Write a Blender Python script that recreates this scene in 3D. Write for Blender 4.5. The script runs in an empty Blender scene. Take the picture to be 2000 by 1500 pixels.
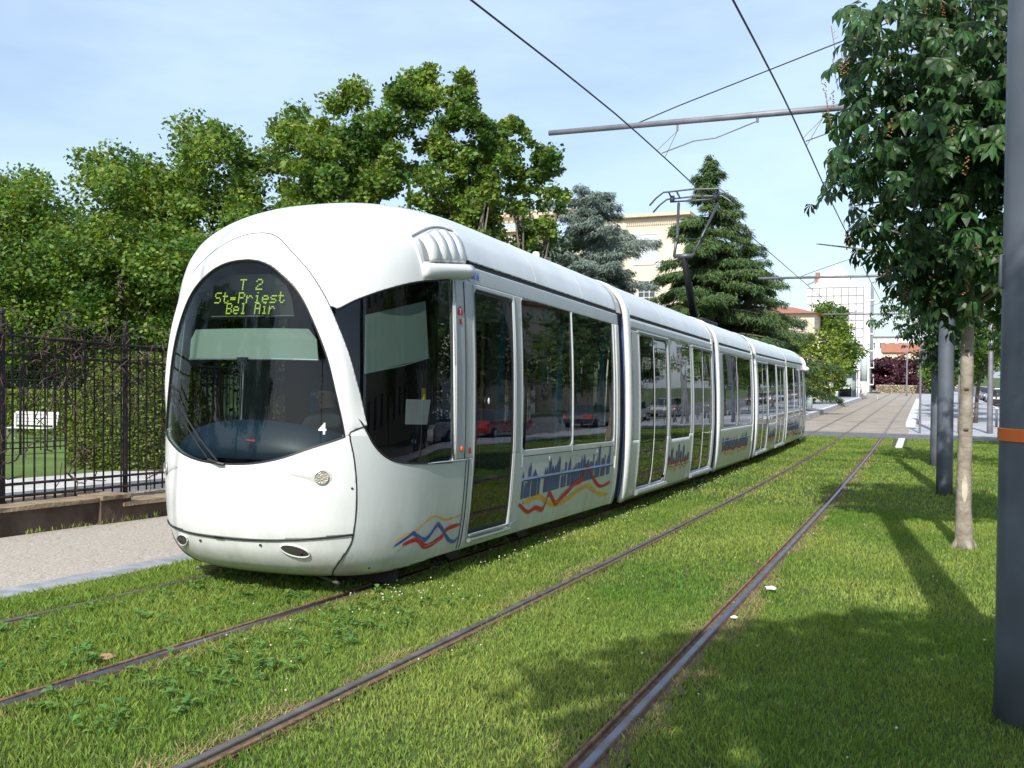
import bpy, bmesh, math, random
import numpy as np
from mathutils import Vector, Matrix

R = math.radians
PI = math.pi
sc = bpy.context.scene
C = sc.collection
rnd = random.Random(7)
nr = np.random.RandomState(11)

# ------------------------------------------------------------------ camera, sky, sun, exposure
PSI, TH, RHO = 0.398916273, -0.0149351284, 0.00788087
CAMZ = 2.57849
f_ = np.array([-math.sin(PSI)*math.cos(TH), math.cos(PSI)*math.cos(TH), math.sin(TH)])
r_ = np.array([math.cos(PSI), math.sin(PSI), 0.0])
u_ = np.cross(r_, f_)
r2 = r_*math.cos(RHO)+u_*math.sin(RHO)
u2 = -r_*math.sin(RHO)+u_*math.cos(RHO)
cd = bpy.data.cameras.new('camera')
cam = bpy.data.objects.new('camera', cd)
C.objects.link(cam)
cam.matrix_world = Matrix(((r2[0], u2[0], -f_[0], 0), (r2[1], u2[1], -f_[1], 0), (r2[2], u2[2], -f_[2], CAMZ), (0, 0, 0, 1)))
cd.sensor_width = 36
cd.lens = 1850.93/2000*36
cd.clip_end = 3000
cd.clip_start = 0.1
sc.camera = cam

SUN_EL, SUN_AZ = R(41), R(5.3)          # sun behind the camera, slightly to the right
to_sun = Vector((math.sin(SUN_AZ)*math.cos(SUN_EL), -math.cos(SUN_AZ)*math.cos(SUN_EL), math.sin(SUN_EL)))
sl = bpy.data.lights.new('sun', 'SUN')
sl.energy = 4.6
sl.angle = R(0.55)
sl.color = (1.0, 0.955, 0.87)
so = bpy.data.objects.new('sun', sl)
C.objects.link(so)
so.rotation_euler = to_sun.to_track_quat('Z', 'Y').to_euler()
w = bpy.data.worlds.new('World')
sc.world = w
w.use_nodes = True
nt = w.node_tree
bg = nt.nodes['Background']
sky = nt.nodes.new('ShaderNodeTexSky')
sky.sky_type = 'NISHITA'
sky.sun_disc = False
sky.sun_elevation = SUN_EL
sky.sun_rotation = math.atan2(to_sun.x, to_sun.y)
sky.air_density = 1.0
sky.dust_density = 1.4
sky.ozone_density = 1.3
tc = nt.nodes.new('ShaderNodeTexCoord')
mp = nt.nodes.new('ShaderNodeMapping')
mp.inputs['Scale'].default_value = (1.0, 1.0, 3.2)
cn = nt.nodes.new('ShaderNodeTexNoise')
cn.inputs['Scale'].default_value = 2.3
cn.inputs['Detail'].default_value = 6
cn.inputs['Roughness'].default_value = 0.55
cr = nt.nodes.new('ShaderNodeValToRGB')
cr.color_ramp.elements[0].position = 0.38
cr.color_ramp.elements[0].color = (0.26, 0.26, 0.26, 1)
cr.color_ramp.elements[1].position = 0.75
cr.color_ramp.elements[1].color = (0.62, 0.62, 0.62, 1)
mx = nt.nodes.new('ShaderNodeMix')
mx.data_type = 'RGBA'
mx.inputs['B'].default_value = (6.2, 7.7, 9.6, 1)
nt.links.new(tc.outputs['Generated'], mp.inputs['Vector'])
nt.links.new(mp.outputs['Vector'], cn.inputs['Vector'])
nt.links.new(cn.outputs['Fac'], cr.inputs['Fac'])
nt.links.new(cr.outputs['Color'], mx.inputs['Factor'])
nt.links.new(sky.outputs['Color'], mx.inputs['A'])
nt.links.new(mx.outputs['Result'], bg.inputs['Color'])
bg.inputs['Strength'].default_value = 0.135
sc.view_settings.view_transform = 'Standard'
sc.view_settings.look = 'None'
sc.view_settings.exposure = 0.28
sc.view_settings.gamma = 1
sc.cycles.max_bounces = 7
sc.cycles.transparent_max_bounces = 14
sc.cycles.caustics_reflective = False
sc.cycles.caustics_refractive = False
sc.cycles.sample_clamp_indirect = 6

# ------------------------------------------------------------------ terrain functions
def curve(Y):
    Y = max(-6.0, Y)
    if Y <= 140: return 1.40311e-4*Y*Y-4.8577e-7*Y**3
    return 1.40311e-4*19600-4.8577e-7*140**3+0.0105*(Y-140)
def zg(Y):
    Y = max(Y, -8.0)
    return 0.992548*max(0.0, 1-Y/46.66743)**2-0.0030284*Y
curve_v = np.vectorize(curve)
zg_v = np.vectorize(zg)
def W(X, Y, h=0.0): return (X+curve(Y), Y, zg(Y)+h)
RX = [-5.765, -4.26, -2.837, -1.332]
TC1, TC2 = -5.0125, -2.0845

# ------------------------------------------------------------------ mesh + object helpers
def new_mesh(name, V, F, smooth=False):
    me = bpy.data.meshes.new(name)
    if isinstance(F, np.ndarray):
        V = np.asarray(V, np.float32)
        k = F.shape[1]
        me.vertices.add(len(V))
        me.vertices.foreach_set('co', V.ravel())
        me.loops.add(F.size)
        me.loops.foreach_set('vertex_index', F.ravel().astype(np.int32))
        me.polygons.add(len(F))
        me.polygons.foreach_set('loop_start', np.arange(0, F.size, k, dtype=np.int32))
        me.update(calc_edges=True)
    else:
        me.from_pydata([tuple(map(float, v)) for v in V], [], F)
        me.update()
    if smooth:
        me.polygons.foreach_set('use_smooth', np.ones(len(me.polygons), dtype=bool))
    return me
def link(name, me, m, parent=None):
    o = bpy.data.objects.new(name, me)
    C.objects.link(o)
    if m is not None: me.materials.append(m)
    if parent is not None: o.parent = parent
    return o
def tag(o, label=None, cat=None, group=None, kind=None):
    if label: o['label'] = label
    if cat: o['category'] = cat
    if group: o['group'] = group
    if kind: o['kind'] = kind
    return o
def empty(name, loc=(0, 0, 0), rz=0.0):
    o = bpy.data.objects.new(name, None)
    C.objects.link(o)
    o.location = loc
    o.rotation_euler = (0, 0, rz)
    o.empty_display_size = 0.2
    return o
def copy_tree(o, parent=None):
    c = o.copy()
    C.objects.link(c)
    if parent is not None: c.parent = parent
    for ch in [k for k in C.objects if k.parent is o]:
        copy_tree(ch, c)
    return c

class MB:
    """collects primitives, builds one mesh object"""
    def __init__(s, M=None):
        s.V = []; s.F = []; s.M = M
    def add(s, V, F):
        b = len(s.V)
        if s.M is not None: V = [tuple(s.M @ Vector(v)) for v in V]
        s.V += [tuple(v) for v in V]
        s.F += [tuple(i+b for i in f) for f in F]
    def box(s, x0, x1, y0, y1, z0, z1):
        s.add([(x0, y0, z0), (x1, y0, z0), (x1, y1, z0), (x0, y1, z0), (x0, y0, z1), (x1, y0, z1), (x1, y1, z1), (x0, y1, z1)],
              [(0, 3, 2, 1), (4, 5, 6, 7), (0, 1, 5, 4), (1, 2, 6, 5), (2, 3, 7, 6), (3, 0, 4, 7)])
    def bbox(s, x0, x1, y0, y1, z0, z1, b=0.02):
        bm = bmesh.new()
        bmesh.ops.create_cube(bm, size=1)
        for v in bm.verts:
            v.co = Vector(((x0+x1)/2+v.co.x*(x1-x0), (y0+y1)/2+v.co.y*(y1-y0), (z0+z1)/2+v.co.z*(z1-z0)))
        bmesh.ops.bevel(bm, geom=list(bm.edges), offset=b, segments=2, profile=0.6, affect='EDGES')
        bm.verts.ensure_lookup_table()
        s.add([v.co[:] for v in bm.verts], [tuple(v.index for v in f.verts) for f in bm.faces])
        bm.free()
    def tube(s, pts, r, n=8, caps=True):
        pts = [Vector(p) for p in pts]
        rr = r if isinstance(r, (list, tuple)) else [r]*len(pts)
        V = []; F = []
        up = None
        for i, p in enumerate(pts):
            d = (pts[min(i+1, len(pts)-1)]-pts[max(i-1, 0)])
            if d.length < 1e-9: d = Vector((0, 0, 1))
            d.normalize()
            if up is None:
                up = Vector((0, 0, 1)) if abs(d.z) < 0.9 else Vector((1, 0, 0))
            a = d.cross(up)
            if a.length < 1e-4: a = d.cross(Vector((0, 1, 0)))
            a.normalize()
            b = a.cross(d).normalized()
            up = b
            for k in range(n):
                t = 2*PI*k/n
                V.append(p+a*math.cos(t)*rr[i]+b*math.sin(t)*rr[i])
        for i in range(len(pts)-1):
            for k in range(n):
                k2 = (k+1) % n
                F.append((i*n+k, i*n+k2, (i+1)*n+k2, (i+1)*n+k))
        if caps:
            F.append(tuple(range(n-1, -1, -1)))
            F.append(tuple(range((len(pts)-1)*n, len(pts)*n)))
        s.add(V, F)
    def lathe(s, c, prof, n=16):
        V = []; F = []
        for (r, z) in prof:
            for k in range(n):
                t = 2*PI*k/n
                V.append((c[0]+r*math.cos(t), c[1]+r*math.sin(t), c[2]+z))
        for i in range(len(prof)-1):
            for k in range(n):
                k2 = (k+1) % n
                F.append((i*n+k, i*n+k2, (i+1)*n+k2, (i+1)*n+k))
        F.append(tuple(range(n-1, -1, -1)))
        F.append(tuple(range((len(prof)-1)*n, len(prof)*n)))
        s.add(V, F)
    def ball(s, c, rx, ry, rz, nu=12, nv=8):
        V = []; F = []
        for i in range(nv+1):
            a = -PI/2+PI*i/nv
            for k in range(nu):
                t = 2*PI*k/nu
                V.append((c[0]+rx*math.cos(a)*math.cos(t), c[1]+ry*math.cos(a)*math.sin(t), c[2]+rz*math.sin(a)))
        for i in range(nv):
            for k in range(nu):
                k2 = (k+1) % nu
                F.append((i*nu+k, i*nu+k2, (i+1)*nu+k2, (i+1)*nu+k))
        s.add(V, F)
    def prism(s, poly, a0, a1, axis='y'):
        """poly: list of 2D points; extruded from a0 to a1 along axis"""
        n = len(poly)
        def P(p, a):
            if axis == 'y': return (p[0], a, p[1])
            if axis == 'x': return (a, p[0], p[1])
            return (p[0], p[1], a)
        V = [P(p, a0) for p in poly]+[P(p, a1) for p in poly]
        F = [tuple(range(n)), tuple(range(2*n-1, n-1, -1))]
        for i in range(n):
            j = (i+1) % n
            F.append((i, i+n, j+n, j))
        s.add(V, F)
    def build(s, name, m, parent=None, smooth=False, fix=True):
        me = new_mesh(name, s.V, s.F, smooth)
        if fix:
            bm = bmesh.new(); bm.from_mesh(me)
            bmesh.ops.recalc_face_normals(bm, faces=bm.faces)
            bm.to_mesh(me); bm.free()
        return link(name, me, m, parent)

# ------------------------------------------------------------------ materials
MATS = {}
def mat(name, col, rough=0.6, metal=0.0, var=0.0, vscale=3.0, bump=0.0, bscale=30.0, spec=None, island=0.0, transl=0.0, coat=0.0, col2=None, coord='Object', detail=5.0, lo=0.35, hi=0.65):
    m = bpy.data.materials.new(name)
    MATS[name] = m
    m.use_nodes = True
    t = m.node_tree
    p = t.nodes['Principled BSDF']
    p.inputs['Base Color'].default_value = (*col, 1)
    p.inputs['Roughness'].default_value = rough
    p.inputs['Metallic'].default_value = metal
    if spec is not None: p.inputs['Specular IOR Level'].default_value = spec
    if coat: p.inputs['Coat Weight'].default_value = coat; p.inputs['Coat Roughness'].default_value = 0.08
    tcn = t.nodes.new('ShaderNodeTexCoord')
    colout = None
    if var > 0 or col2 is not None:
        n = t.nodes.new('ShaderNodeTexNoise')
        n.inputs['Scale'].default_value = vscale
        n.inputs['Detail'].default_value = detail
        t.links.new(tcn.outputs[coord], n.inputs['Vector'])
        rp = t.nodes.new('ShaderNodeValToRGB')
        c2 = col2 if col2 is not None else tuple(min(1, c*(1+var)) for c in col)
        c1 = col if col2 is not None else tuple(c*(1-var) for c in col)
        rp.color_ramp.elements[0].position = lo
        rp.color_ramp.elements[0].color = (*c1, 1)
        rp.color_ramp.elements[1].position = hi
        rp.color_ramp.elements[1].color = (*c2, 1)
        t.links.new(n.outputs['Fac'], rp.inputs['Fac'])
        colout = rp.outputs['Color']
    if island > 0:
        g = t.nodes.new('ShaderNodeNewGeometry')
        hs = t.nodes.new('ShaderNodeHueSaturation')
        mr = t.nodes.new('ShaderNodeMapRange')
        mr.inputs['To Min'].default_value = 1-island
        mr.inputs['To Max'].default_value = 1+island
        t.links.new(g.outputs['Random Per Island'], mr.inputs['Value'])
        t.links.new(mr.outputs['Result'], hs.inputs['Value'])
        mr2 = t.nodes.new('ShaderNodeMapRange')
        mr2.inputs['To Min'].default_value = 0.5-0.03*island/0.4
        mr2.inputs['To Max'].default_value = 0.5+0.02*island/0.4
        ml = t.nodes.new('ShaderNodeMath'); ml.operation = 'FRACT'
        ml2 = t.nodes.new('ShaderNodeMath'); ml2.operation = 'MULTIPLY'; ml2.inputs[1].default_value = 17.3
        t.links.new(g.outputs['Random Per Island'], ml2.inputs[0])
        t.links.new(ml2.outputs[0], ml.inputs[0])
        t.links.new(ml.outputs[0], mr2.inputs['Value'])
        t.links.new(mr2.outputs['Result'], hs.inputs['Hue'])
        if colout is not None: t.links.new(colout, hs.inputs['Color'])
        else: hs.inputs['Color'].default_value = (*col, 1)
        colout = hs.outputs['Color']
    if colout is not None: t.links.new(colout, p.inputs['Base Color'])
    if bump > 0:
        n2 = t.nodes.new('ShaderNodeTexNoise')
        n2.inputs['Scale'].default_value = bscale
        n2.inputs['Detail'].default_value = 6
        t.links.new(tcn.outputs[coord], n2.inputs['Vector'])
        b = t.nodes.new('ShaderNodeBump')
        b.inputs['Strength'].default_value = bump
        b.inputs['Distance'].default_value = 0.02
        t.links.new(n2.outputs['Fac'], b.inputs['Height'])
        t.links.new(b.outputs['Normal'], p.inputs['Normal'])
    if transl > 0:
        out = t.nodes['Material Output']
        tr = t.nodes.new('ShaderNodeBsdfTranslucent')
        ms = t.nodes.new('ShaderNodeMixShader')
        ms.inputs[0].default_value = transl
        if colout is not None:
            hs2 = t.nodes.new('ShaderNodeHueSaturation')
            hs2.inputs['Hue'].default_value = 0.475
            hs2.inputs['Saturation'].default_value = 1.1
            hs2.inputs['Value'].default_value = 1.5
            t.links.new(colout, hs2.inputs['Color'])
            t.links.new(hs2.outputs['Color'], tr.inputs['Color'])
        else: tr.inputs['Color'].default_value = (*col, 1)
        t.links.new(p.outputs[0], ms.inputs[1])
        t.links.new(tr.outputs[0], ms.inputs[2])
        t.links.new(ms.outputs[0], out.inputs['Surface'])
    return m
def glassmat(name, tint, refl_ior=1.55, base=0.0):
    m = bpy.data.materials.new(name)
    m.use_nodes = True
    t = m.node_tree
    t.nodes.remove(t.nodes['Principled BSDF'])
    tr = t.nodes.new('ShaderNodeBsdfTransparent')
    tr.inputs['Color'].default_value = (*tint, 1)
    gl = t.nodes.new('ShaderNodeBsdfGlossy')
    gl.inputs['Roughness'].default_value = 0.015
    gl.inputs['Color'].default_value = (0.95, 0.97, 1, 1)
    F0 = ((refl_ior-1)/(refl_ior+1))**2     # Schlick, the same from both faces of the pane
    ge = t.nodes.new('ShaderNodeNewGeometry')
    dt = t.nodes.new('ShaderNodeVectorMath'); dt.operation = 'DOT_PRODUCT'
    t.links.new(ge.outputs['Normal'], dt.inputs[0]); t.links.new(ge.outputs['Incoming'], dt.inputs[1])
    def mth(op, a, b_=None):
        n_ = t.nodes.new('ShaderNodeMath'); n_.operation = op; n_.use_clamp = op in ('ADD', 'SUBTRACT')
        for k_, v_ in enumerate((a, b_)):
            if v_ is None: continue
            if isinstance(v_, (int, float)): n_.inputs[k_].default_value = v_
            else: t.links.new(v_, n_.inputs[k_])
        return n_.outputs[0]
    fac = mth('ADD', mth('MULTIPLY', mth('POWER', mth('SUBTRACT', 1.0, mth('ABSOLUTE', dt.outputs['Value'])), 5.0), 1-F0), F0+base)
    tcn = t.nodes.new('ShaderNodeTexCoord')
    n = t.nodes.new('ShaderNodeTexNoise'); n.inputs['Scale'].default_value = 1.3; n.inputs['Detail'].default_value = 2
    b = t.nodes.new('ShaderNodeBump'); b.inputs['Strength'].default_value = 0.08; b.inputs['Distance'].default_value = 0.03
    t.links.new(tcn.outputs['Object'], n.inputs['Vector'])
    t.links.new(n.outputs['Fac'], b.inputs['Height'])
    t.links.new(b.outputs['Normal'], gl.inputs['Normal'])
    ms = t.nodes.new('ShaderNodeMixShader')
    t.links.new(fac, ms.inputs[0])
    t.links.new(tr.outputs[0], ms.inputs[1])
    t.links.new(gl.outputs[0], ms.inputs[2])
    t.links.new(ms.outputs[0], t.nodes['Material Output'].inputs['Surface'])
    return m
def emit(name, col, s):
    m = bpy.data.materials.new(name)
    m.use_nodes = True
    p = m.node_tree.nodes['Principled BSDF']
    p.inputs['Base Color'].default_value = (0.02, 0.02, 0.02, 1)
    p.inputs['Emission Color'].default_value = (*col, 1)
    p.inputs['Emission Strength'].default_value = s
    return m

white = mat('white_paint', (0.74, 0.755, 0.755), 0.27, var=0.035, vscale=1.4, coat=0.35)
silver = mat('silver_paint', (0.50, 0.53, 0.545), 0.36, metal=0.25, var=0.05, vscale=1.3)
roofm = mat('roof_paint', (0.66, 0.70, 0.73), 0.33, var=0.06, vscale=2.0)
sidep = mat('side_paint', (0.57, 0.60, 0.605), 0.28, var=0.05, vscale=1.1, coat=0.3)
def dirty(m, amt=.5):
    t = m.node_tree; p = t.nodes['Principled BSDF']
    src = p.inputs['Base Color'].links[0].from_socket
    tc_ = t.nodes.new('ShaderNodeTexCoord'); sp = t.nodes.new('ShaderNodeSeparateXYZ')
    t.links.new(tc_.outputs['Object'], sp.inputs[0])
    mr = t.nodes.new('ShaderNodeMapRange'); mr.inputs['From Min'].default_value = .95; mr.inputs['From Max'].default_value = .10; mr.inputs['To Max'].default_value = 1
    t.links.new(sp.outputs['Z'], mr.inputs['Value'])
    mp_ = t.nodes.new('ShaderNodeMapping'); mp_.inputs['Scale'].default_value = (3.5, 3.5, 1.1)
    n = t.nodes.new('ShaderNodeTexNoise'); n.inputs['Scale'].default_value = 1.6; n.inputs['Detail'].default_value = 8; n.inputs['Roughness'].default_value = .7
    t.links.new(tc_.outputs['Object'], mp_.inputs[0]); t.links.new(mp_.outputs[0], n.inputs['Vector'])
    n2 = t.nodes.new('ShaderNodeMapRange'); n2.inputs['From Min'].default_value = .38; n2.inputs['From Max'].default_value = .72
    t.links.new(n.outputs['Fac'], n2.inputs['Value'])
    a1 = t.nodes.new('ShaderNodeMath'); a1.operation = 'MULTIPLY_ADD'; a1.inputs[1].default_value = .85; a1.inputs[2].default_value = .07
    t.links.new(mr.outputs[0], a1.inputs[0])
    a2 = t.nodes.new('ShaderNodeMath'); a2.operation = 'MULTIPLY'
    t.links.new(a1.outputs[0], a2.inputs[0]); t.links.new(n2.outputs[0], a2.inputs[1])
    a3 = t.nodes.new('ShaderNodeMath'); a3.operation = 'MULTIPLY'; a3.inputs[1].default_value = amt
    t.links.new(a2.outputs[0], a3.inputs[0])
    mx_ = t.nodes.new('ShaderNodeMix'); mx_.data_type = 'RGBA'; mx_.inputs['B'].default_value = (.23, .21, .18, 1)
    t.links.new(a3.outputs[0], mx_.inputs['Factor']); t.links.new(src, mx_.inputs['A']); t.links.new(mx_.outputs['Result'], p.inputs['Base Color'])
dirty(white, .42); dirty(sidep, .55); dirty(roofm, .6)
chrome = mat('aluminium', (0.58, 0.60, 0.62), 0.36, metal=0.85)
black = mat('black_rubber', (0.012, 0.012, 0.014), 0.55)
dark = mat('dark_interior', (0.008, 0.009, 0.011), 0.6, var=0.2)
under = mat('underframe', (0.018, 0.018, 0.018), 0.8)
glass = glassmat('tinted_glass', (0.32, 0.36, 0.37), 1.75)
wsglass = glassmat('windscreen_glass', (0.52, 0.59, 0.56), 1.42)
cabglass = glassmat('cab_side_glass', (0.43, 0.48, 0.47), 1.5)

# ------------------------------------------------------------------ ground, paths, roads
grass_base = mat('grass_soil', (0.035, 0.055, 0.012), 0.95, vscale=9, col2=(0.075, 0.115, 0.02), bump=0.6, bscale=60)
lawnm = mat('lawn', (0.07, 0.12, 0.02), 0.95, vscale=0.8, col2=(0.12, 0.19, 0.035), bump=0.5, bscale=40, detail=9)
gravel = mat('pink_gravel', (0.29, 0.255, 0.215), 0.95, vscale=34, col2=(0.53, 0.475, 0.41), bump=0.55, bscale=55, detail=3, lo=0.3, hi=0.7)
kerbm = mat('kerb_concrete', (0.22, 0.235, 0.26), 0.85, vscale=6, col2=(0.34, 0.355, 0.38), bump=0.2)
asph = mat('asphalt', (0.10, 0.10, 0.11), 0.9, vscale=5, col2=(0.16, 0.16, 0.17), bump=0.3, bscale=90)
beige = mat('beige_slab', (0.27, 0.235, 0.195), 0.9, vscale=0.9, col2=(0.35, 0.31, 0.265), bump=0.25, bscale=60, detail=8)
pave = mat('paving', (0.33, 0.34, 0.37), 0.85, vscale=1.2, col2=(0.42, 0.43, 0.46), detail=8)
granite = mat('pale_granite', (0.55, 0.55, 0.56), 0.8, vscale=12, col2=(0.68, 0.68, 0.69))
paleroad = mat('pale_path', (0.42, 0.40, 0.38), 0.9, vscale=3, col2=(0.56, 0.54, 0.5))
soilm = mat('bare_soil', (0.10, 0.065, 0.04), 0.98, vscale=14, col2=(0.19, 0.125, 0.075), bump=0.8, bscale=40)
whiteline = mat('white_line', (0.62, 0.62, 0.62), 0.8, var=0.1)

def yrange(a, b):
    ys = [a]
    while ys[-1] < b:
        y = ys[-1]
        st = 0.8 if y < 50 else (4 if y < 160 else 60)
        ys.append(min(b, y+st))
    return ys
def strip(name, x0, x1, y0, y1, h, m, kind='structure', thick=0.0, parent=None, nx=1, label=None, cat=None):
    ys = yrange(y0, y1)
    b = MB()
    V = []; F = []
    for y in ys:
        for k in range(nx+1):
            V.append(W(x0+(x1-x0)*k/nx, y, h))
    n1 = nx+1
    for i in range(len(ys)-1):
        for k in range(nx):
            F.append((i*n1+k, i*n1+k+1, (i+1)*n1+k+1, (i+1)*n1+k))
    if thick > 0:
        nb = len(V)
        for y in ys:
            V.append(W(x0, y, h-thick)); V.append(W(x1, y, h-thick))
        for i in range(len(ys)-1):
            a, c = i*n1, (i+1)*n1
            p, q = nb+2*i, nb+2*i+2
            F.append((a, c, q, p))
            F.append((a+nx, p+1, q+1, c+nx))
        e = (len(ys)-1)
        F.append(tuple([nb, nb+1]+[nx-k for k in range(nx+1)]))
        F.append(tuple([nb+2*e+1, nb+2*e]+[e*n1+k for k in range(nx+1)]))
    b.add(V, F)
    o = b.build(name, m, parent)
    if kind and parent is None: o['kind'] = kind
    if label: tag(o, label, cat)
    return o

# one ground sheet reaching the horizon
V = []; F = []
gx = [-1500, -300, -80, -40, -20, -9.0, -6.7, -6.4, -3, 0, 3.4, 8, 20, 60, 300, 1500]
gy = [-300, -60, -20, -8]+[(-8+0.8*k) for k in range(1, 73)]+[56, 70, 100, 150, 220, 400, 900, 2500]
for y in gy:
    for x in gx:
        V.append((x+curve(y) if abs(x) < 50 else x, y, zg(y)-0.012))
n1 = len(gx)
for j in range(len(gy)-1):
    for i in range(n1-1):
        F.append((j*n1+i, j*n1+i+1, (j+1)*n1+i+1, (j+1)*n1+i))
b = MB(); b.add(V, F)
tag(b.build('ground', grass_base), kind='structure')
strip('gravel_path', -9.25, -6.74, -8, 44, 0.012, gravel, nx=2)
tag(strip('path_kerb', -6.74, -6.42, -8, 44, 0.022, kerbm, thick=0.08), kind='structure')
strip('garden_path', -13.2, -10.0, -8, 44, 0.004, asph)
strip('garden_kerb', -11.1, -10.95, -8, 44, 0.03, whiteline, thick=0.05)
strip('garden_walk', -15.2, -13.2, -8, 44, 0.008, paleroad)
strip('garden_lawn', -60, -15.2, -8, 60, 0.006, lawnm)
strip('cross_road', -40, 30, 42.0, 45.4, 0.012, asph, thick=0.05)
strip('track_slab', -7.0, -0.35, 45.4, 175, 0.012, beige, thick=0.05)
strip('right_pavement', 3.45, 5.6, -8, 42, 0.05, pave, thick=0.1)
strip('far_pavement', -0.35, 5.6, 45.4, 175, 0.03, pave, thick=0.06)
strip('street', 5.75, 15.5, -30, 260, -0.006, asph)
strip('street_kerb', 5.6, 5.75, -8, 175, 0.09, granite, thick=0.15)
strip('far_left_pavement', -30, -7.0, 45.4, 175, 0.022, pave)
# platforms
o = strip('left_platform', -9.6, -6.25, 55, 109, 0.27, pave, thick=0.3)
strip('left_platform_edge', -6.25, -5.95, 55, 109, 0.275, granite, thick=0.3)
strip('right_platform', -0.1, 2.6, 55, 108, 0.22, pave, thick=0.25)
strip('right_platform_edge', -0.55, -0.1, 52, 108, 0.225, granite, thick=0.25)
strip('flush_kerb', -0.66, -0.42, 36, 41.9, 0.03, granite, thick=0.08)
# road markings on the street
b = MB()
for k in range(26):
    y = -10+k*6.0
    p = [W(10.55, y, 0.002), W(10.67, y, 0.002), W(10.67, y+3, 0.002), W(10.55, y+3, 0.002)]
    b.add(p, [(0, 1, 2, 3)])
tag(b.build('road_marking', whiteline), kind='structure')

# rails (grooved), each one thing
railtop = mat('rail_steel', (0.26, 0.27, 0.33), 0.36, metal=1.0, vscale=4, col2=(0.20, 0.16, 0.15))
railrust = mat('rail_rust', (0.13, 0.075, 0.045), 0.85, vscale=14, col2=(0.28, 0.165, 0.105), bump=0.4)
raildark = mat('rail_groove', (0.035, 0.028, 0.026), 0.8, var=0.3, vscale=10)
railgrey = mat('rail_worn', (0.085, 0.08, 0.08), 0.6, metal=0.2, vscale=7, col2=(0.16, 0.145, 0.14))
def rail(x, side, label, y0=-6, y1=172, worn=False):
    """side=+1: running head on the +X side of the groove"""
    r = empty('tram_rail', W(x, 0, 0)); ox, oy, oz = r.location
    def sw(prof, m, name):
        ys = yrange(y0, y1)
        V = []; F = []
        n = len(prof)
        for y in ys:
            wx, wy, wz = W(x, y, 0)
            for (px, pz) in prof: V.append((wx+px*side-ox, wy-oy, wz+pz-oz+(0.012 if not worn else 0.005)))
        for i in range(len(ys)-1):
            for k in range(n-1):
                F.append((i*n+k, i*n+k+1, (i+1)*n+k+1, (i+1)*n+k))
        b = MB(); b.add(V, F)
        return b.build(name, m, r)
    sw([(0.006, -0.03), (0.008, 0.008), (0.012, 0.013), (0.048, 0.013), (0.053, 0.008)], railtop if not worn else railgrey, 'running_head')
    sw([(0.053, 0.008), (0.057, -0.005), (0.060, -0.06)], railrust, 'head_side')
    sw([(-0.036, -0.03), (0.006, -0.03)], raildark, 'groove')
    sw([(-0.056, -0.06), (-0.054, 0.006), (-0.050, 0.010), (-0.040, 0.010), (-0.036, 0.004), (-0.036, -0.03)], railrust, 'guard_lip')
    tag(r, label, 'rail', 'grooved tram rails set in the grass')
rail(RX[0], -1, 'grooved steel rail nearest the gravel path, left rail under the tram', worn=True)
rail(RX[1], 1, 'rusty brown rail running in under the right side of the tram')
rail(RX[2], -1, 'dull grey rail between the tram and the shiny rail', worn=True)
rail(RX[3], 1, 'shiny blue-grey rail of the empty track, rightmost in the grass')
# soil beside rails
def soil_strip(x, wl, wr, seed):
    rr = random.Random(seed)
    ys = []; y = -4.0
    while y < 41.8:
        ys.append(y); y += 0.12+0.01*max(0, y)
    b = MB(); V = []; F = []
    a = [rr.random() for _ in range(len(ys)+2)]; c = [rr.random() for _ in range(len(ys)+2)]
    for i, y in enumerate(ys):
        V.append(W(x-0.05-wl*(0.15+a[i]), y, 0.0)); V.append(W(x+0.06+wr*(0.15+c[i]), y, 0.0))
    for i in range(len(ys)-1): F.append((2*i, 2*i+1, 2*i+3, 2*i+2))
    b.add(V, F)
    tag(b.build('bare_soil', soilm), kind='structure')
soil_strip(RX[0], 0.08, 0.05, 1); soil_strip(RX[1], 0.03, 0.04, 2); soil_strip(RX[2], 0.10, 0.03, 3); soil_strip(RX[3], 0.05, 0.11, 4)

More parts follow.
